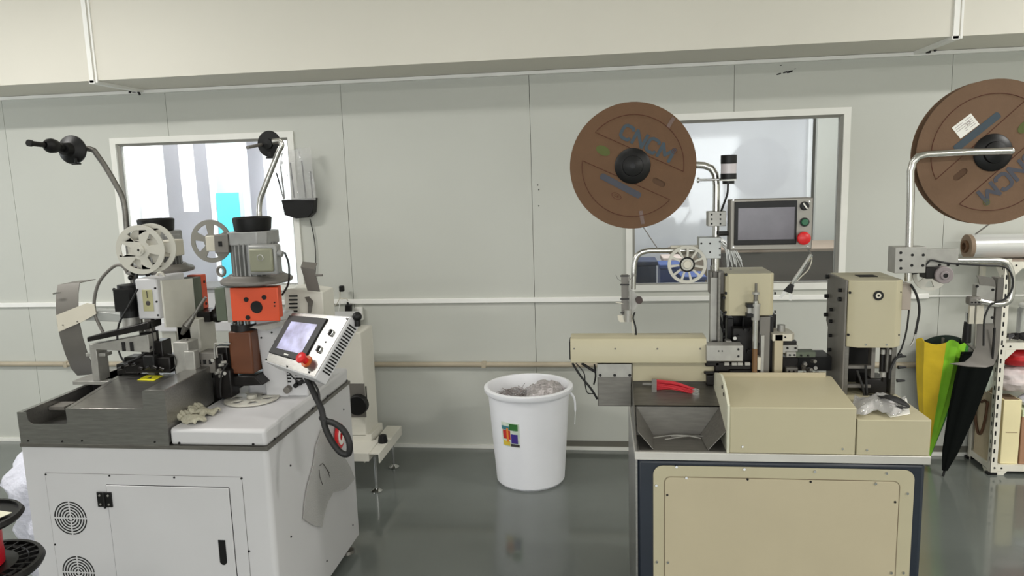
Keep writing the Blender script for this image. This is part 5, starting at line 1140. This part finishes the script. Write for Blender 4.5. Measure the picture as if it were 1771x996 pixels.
# bag, paper and black cable on the side cover
zs_ = .8695
def T2P(x, y, h=0): p = at(x, y, Z=zs_+h); p.y = min(p.y, 2.395); return p
P4 = [T2P(1505, 692), T2P(1568, 690), T2P(1574, 716), T2P(1540, 722)]
MB_ = MB().prism(P4, (0, 0, .003)); tag(MB_.build('paper_sheet', PAPER), 'folded white paper lying under the black cable on the right end of the beige machine', 'paper')
rows = []
for i in range(12):
    rr = []
    for j in range(12):
        u, v = i/11, j/11; p = T2P(1478+88*u-8*v, 690+(30)*v+4*sin(u*9)); q = .006+.022*sin(pi*u)*sin(pi*v)+random.uniform(0, .009); rr.append((p.x, min(p.y, 2.39), zs_+q))
    rows.append(rr)
tag(MB().sheet(rows, .001).build('clear_bag', FILM2), 'crinkled clear plastic bag under a black cable on the right end of the beige machine', 'plastic bag')
mb = MB()
for k in range(6):
    mb.tube([T2P(x, y)+Vector((0, 0, z)) for x, y, z in ((1500, 688, .012), (1520, 697+k*1.2, .022+.002*k), (1538, 700+k*2.4, .03+.002*k), (1558, 705+k*1.6, .026), (1572, 712, .016), (1556, 711+k*.5, .012+.001*k), (1530, 706, .014))], .0028, 7)
tag(mb.build('black_cable', RUB), 'coiled black cable lying on paper and a clear bag on the beige machine', 'cable')

# ================================================================== umbrella
ux0 = thing('folded_umbrella', (1.79, 4.02, 0), 'folded yellow and green umbrella leaning on the wall between the beige machine and the shelf', 'umbrella')
tip = at(1604, 797, Z=.004); tip.y = min(tip.y, 4.08); topc = Vector((1.785, 3.98, .695))
axis = (topc-tip)
def um(u, a, rr): # u 0..1 along; a around, flattened
    c = tip+axis*u; return c+Vector((cos(a)*rr, sin(a)*rr*.5, 0))
prof = [(0.03, .010), (.12, .025), (.3, .055), (.5, .085), (.7, .108), (.85, .12), (1.0, .132)]
cols = [(pi*.92, pi*1.47, UY), (pi*1.47, pi*1.76, UL), (pi*1.76, pi*1.95, UG), (pi*1.95, pi*2.2, UD), (pi*.2, pi*.92, UD)]
for a0, a1, m in cols:
    rows = []
    for u, r in prof:
        rr = []
        for j in range(15):
            v = j/14; a = a0+(a1-a0)*v; pl_ = r*(1-.12*abs(sin(v*pi*2.0))*(u > .2)); q = um(u+.02*sin(v*pi*2)*(u > .9), a, pl_); rr.append(q)
        rows.append(rr)
    MB().sheet(rows, .003).build('canopy_panel', m, ux0)
MB().tube([tip, tip+axis*.1], .006, 8).build('tip', BLACK, ux0)
MB().tube([topc-axis*.1, topc+Vector((0, 0, .01))], .008, 8).build('shaft', STEELD, ux0)
ud = thing('folded_umbrella', (1.80, 3.84, 0), 'folded black umbrella standing in the shade left of the white shelf', 'umbrella')
tip2 = Vector((1.752, 3.82, .004)); top2 = at(1693, 612, Y=3.86); rows = []
for u, r in ((.05, .012), (.2, .035), (.5, .06), (.8, .075), (1, .08)):
    rows.append([tip2+(top2-tip2)*u+Vector((cos(a)*r*(1+.12*sin(6*a)), sin(a)*r*.7*(1+.12*sin(6*a)), 0)) for a in [2*pi*j/32 for j in range(33)]])
MB().sheet(rows, .003).build('canopy', mat('black_nylon', (7, 11, 9), .9, spec=.15), ud)
MB().tube([tip2, tip2+(top2-tip2)*.15], .006, 8).build('tip', BLACK, ud)
h1_ = at(1674, 556, Y=3.86); hb_ = at(1671, 592, Y=3.86)
MB().tube([top2-(top2-tip2)*.1, top2, hb_], .007, 8, smooth=False).build('shaft', STEELD, ud)
MB().cyl(hb_, h1_, .021, .017, seg=20).build('handle', BLACK, ud, bevel=.003)
MB().cyl(h1_, at(1675, 540, Y=3.86), .013, .016, seg=20).build('handle_cap', CHROME, ud)

# ================================================================== shelf
SX0, SX1, SY0, SY1 = 2.0, 2.86, 3.86, 4.10
ZS = [.05, .70, 1.115]
sh = thing('shelving_unit', (2.42, 3.98, 0), 'white slotted steel shelf against the wall at the right edge', 'shelf')
SHW = mat('shelf_white', (226, 222, 208), .45, var=.05)
def post(x, y, sx, sy):
    mb = MB().box(min(x, x+sx*.032), max(x, x+sx*.032), y, y+.002*sy, .0, ZS[2]+.02) if sy > 0 else MB().box(min(x, x+sx*.032), max(x, x+sx*.032), y-.002, y, 0, ZS[2]+.02)
    if sy > 0: mb.box(x, x+.002*sx, y, y+.032, 0, ZS[2]+.02)
    else: mb.box(min(x, x+.002*sx), max(x, x+.002*sx), y-.032, y, 0, ZS[2]+.02)
    o = mb.build('post', SHW, sh)
    if sy > 0:
        sl = MB()
        for i in range(22): z = .07+i*.048; sl.box(x+.009*sx, x+.017*sx, y-.0006, y, z, z+.024) if sx > 0 else sl.box(x-.017, x-.009, y-.0006, y, z, z+.024)
        for i in range(22): z = .07+i*.048; sl.box(x-.0006, x, y+.012, y+.019, z, z+.022)
        sl.build('post_slots', DARK, o)
    MB().box(x-.02*(sx < 0)-.012, x+.02*(sx > 0)+.012, min(y, y+.02*sy)-.006, max(y, y+.02*sy)+.006, 0, .012).build('foot', BLACK, sh)
for x, sx in ((SX0, 1), (SX1, -1)):
    for y, sy in ((SY0, 1), (SY1, -1)): post(x, y, sx, sy)
for z in ZS:
    MB().box(SX0+.002, SX1-.002, SY0+.003, SY1-.003, z, z+.004).box(SX0+.003, SX1-.003, SY0+.0025, SY0+.005, z-.03, z).box(SX0+.003, SX0+.006, SY0+.003, SY1-.003, z-.03, z).box(SX0+.003, SX1-.003, SY1-.006, SY1-.003, z-.03, z).build('shelf_board', SHW, sh)
    for x in (SX0+.032,):
        MB().prism([Vector((x, SY0-.001, z-.03)), Vector((x+.05, SY0-.001, z-.03)), Vector((x, SY0-.001, z-.085))], (0, .002, 0)).build('gusset', SHW, sh)
    MB().prism([Vector((SX0-.001, SY0+.032, z-.03)), Vector((SX0-.001, SY0+.08, z-.03)), Vector((SX0-.001, SY0+.032, z-.08))], (.002, 0, 0)).build('gusset', SHW, sh)
    screws(sh, [(SX0+.02, SY0-.001, z-.012), (SX0+.055, SY0+.002, z-.014)], .005)
# roll of film on the top shelf
rl = thing('film_roll', (2.25, 3.97, ZS[2]+.004), 'silvery roll of plastic film lying on top of the white shelf', 'roll')
zc = ZS[2]+.012+.062
MB().cyl((1.885, 3.97, zc), (2.80, 3.97, zc), .062, seg=40).build('film', mat('silver_film', (214, 214, 212), .22, .3, var=.03), rl)
MB().lathe([(.03, 0), (.062, 0), (.062, .02), (.058, .022), (.03, .022)], (1.865, 3.97, zc), (1, 0, 0), seg=36).build('roll_end', mat('roll_end_brown', (140, 120, 100), .7), rl)
MB().lathe([(.02, -.012), (.032, -.012), (.032, .04), (.02, .04), (.02, -.012)], (1.865, 3.97, zc), (1, 0, 0), seg=28).build('core_tube', CARD, rl)
MB().tube([at(1687, 405, Y=3.95), at(1714, 385, Y=3.95)], .004, 6, smooth=False).build('hook_rod', GREYP, rl)
rows = [[(1.93+i*.055, 3.87+j*.03, ZS[2]+.0045+.003*abs(sin(i*1.7+j))) for j in range(7)] for i in range(16)]
tag(MB().sheet(rows, .002).build('cardboard_sheet', mat('pinkish_card', (186, 170, 156), .8)), 'flat pale cardboard sheet under the film roll on the shelf', 'cardboard')
def ellip_bag(c, r, sc, m, name, lab, cat, jit=.05, noise=.1):
    mb = MB(); cc = Vector(c); seg, rings = 36, 22; vs = []
    for i in range(rings+1):
        t_ = pi*i/rings
        for k in range(seg):
            p = 2*pi*k/seg; j = 1+noise*(.5*sin(3*p+t_*4)+.35*sin(7*p-t_*6)+.3*sin(11*t_+p*2))*sin(t_)
            vs.append(cc+Vector((sin(t_)*cos(p)*sc[0], sin(t_)*sin(p)*sc[1], max(cos(t_), -.82)*sc[2]))*r*j)
    fs = [(i*seg+k, (i+1)*seg+k, (i+1)*seg+(k+1) % seg, i*seg+(k+1) % seg) for i in range(rings) for k in range(seg)]
    mb.add(vs, fs); return tag(mb.build(name, m), lab, cat)
def sbox(name, x0, x1, y0, y1, z0, z1, m, lab, cat, flare=.0, parts=None):
    t = thing(name, ((x0+x1)/2, (y0+y1)/2, z0), lab, cat)
    f = flare
    o = MB().hexa([(x0, y0, z0), (x1, y0, z0), (x1, y1, z0), (x0, y1, z0), (x0-f, y0-f, z1), (x1+f, y0-f, z1), (x1+f, y1+f, z1), (x0-f, y1+f, z1)]).build('body', m, t, bevel=.003)
    return t, o
b0 = .055
# bottom shelf: tote bag, cream carton, brown box
TB = mat('tote_canvas', (206, 190, 160), .9, var=.08, bump=.3, bscale=60)
t = thing('tote_bag', (2.03, 4.0, b0), 'beige canvas tote bag with a brown loop at the left of the bottom shelf', 'bag')
zt = .43; rows = []
for i in range(9):
    v = i/8; z = b0+v*(zt-b0); bulge = .012*sin(v*pi); ring = []
    for x, y in ((2.012, 3.905), (2.009, 3.98), (2.012, 4.06), (2.03, 4.07), (2.045, 4.06), (2.046+bulge*.1, 3.98), (2.044, 3.905), (2.03, 3.90), (2.012, 3.905)): ring.append((x, y, z+.012*sin(x*80)*v))
    rows.append(ring)
MB().sheet(rows, .003).box(2.014, 2.042, 3.908, 4.05, b0, b0+.003).build('bag_body', TB, t)
a = []
for i in range(15): u = i/14; a.append(Vector((2.0-.0, 3.93+.13*u, .375-.20*sin(pi*u)**.6+.0*u)))
MB().tube(a, .007, 8).build('brown_handle', mat('brown_strap', (96, 66, 44), .7), t)
p = [Vector((2.0022, 3.94+.11*i/8, .36+.01*sin(i))) for i in range(9)]
MB().tube(p, .006, 8).build('brown_trim', mat('brown_strap', (96, 66, 44), .7), t)
t, o = sbox('cream_carton', 2.052, 2.138, 3.875, 3.99, b0, .40, mat('cream_card', (238, 226, 180), .7, var=.05), 'tall cream cardboard bag standing on the bottom shelf beside the front post', 'carton')
MB().box(2.06, 2.13, 3.885, 3.98, .396, .4005).build('dark_opening', mat('brown_inside', (120, 98, 76), .9), t)
MB().box(2.07, 2.125, 3.8735, 3.875, .225, .229).build('fold_line', mat('tan_line', (170, 150, 120), .8), t)
t, o = sbox('brown_carton', 2.145, 2.40, 3.875, 4.05, b0, .31, mat('brown_carton_card', (168, 128, 100), .8), 'brown cardboard box on the bottom shelf at the right edge', 'carton')
MB().box(2.145, 2.40, 3.874, 4.05, .311, .345).build('pale_top_flap', mat('pale_green_paper', (206, 214, 180), .7), t)
ellip_bag((2.18, 3.965, .612), .10, (1.3, .85, .58), mat('red_fabric', (200, 26, 32), .5, var=.15, bump=.6, bscale=10), 'red_bag', 'red plastic bag under the middle board of the white shelf', 'bag')
ellip_bag((2.15, 3.965, .49), .11, (1.0, .8, .66), BAGW, 'white_bag', 'crumpled white plastic bag below the red bag on the shelf', 'bag', noise=.14)
ellip_bag((2.215, 3.935, .385), .05, (1.2, .9, .7), SACK, 'white_bag', 'bright white plastic bag at the right edge of the photo, below the red bag', 'bag', noise=.1)
ellip_bag((1.965, 3.94, .53), .075, (.8, .8, 1.5), mat('pale_green_bag', (196, 204, 190), .45, var=.1, bump=1, bscale=14), 'white_bag', 'pale plastic bag hanging on the outside of the shelf post, above the tote bag', 'bag', noise=.14)
m0 = ZS[1]+.004
t = thing('clear_jar', (2.17, 3.98, m0), 'clear round plastic jar with lid on the middle board of the shelf', 'jar')
MB().lathe([(0, 0), (.055, 0), (.06, .01), (.06, .15), (.05, .165)], (2.20, 3.97, m0), seg=32).build('jar_body', film('clear_plastic', (.9, .92, .92), .15, .08), t)
MB().lathe([(0, .182), (.052, .182), (.056, .178), (.056, .165), (0, .165)], (2.20, 3.97, m0), seg=32).build('lid', mat('white_lid', (214, 214, 210), .35), t)
rows = [[(2.05+.30*i/12, 3.87+.032*j/7, m0+.004+.035*abs(sin(i*.9+j*.5))+random.uniform(0, .01)) for j in range(8)] for i in range(13)]
tag(MB().sheet(rows, .002).build('dark_bag', mat('dark_film', (52, 48, 52), .25, var=.3)), 'crumpled dark plastic bag in front of the clear jar on the shelf', 'plastic bag')
# small red thing at the far right edge, low
p = at(1769, 985, Y=2.0)
# marks on the wall
mb = MB()
for x, y, r in ((1347, 128, .008), (1358, 125, .008), (1366, 124, .011), (1351, 113, .004), (1375, 119, .003)):
    c = at(x, y, Y=YW-.001); mb.prism([c+Vector((r*1.6*cos(a), 0, r*.5*sin(a)+r*.4*cos(a))) for a in [2*pi*i/10 for i in range(10)]], (0, -.0005, 0))
for x, y in ((930, 320), (932, 328), (932, 356), (433, 152)):
    c = at(x, y, Y=YW-.001); mb.prism([c+Vector((.004*cos(a), 0, .004*sin(a))) for a in [2*pi*i/8 for i in range(8)]], (0, -.0005, 0))
struct('trim_7', mb, DARK)
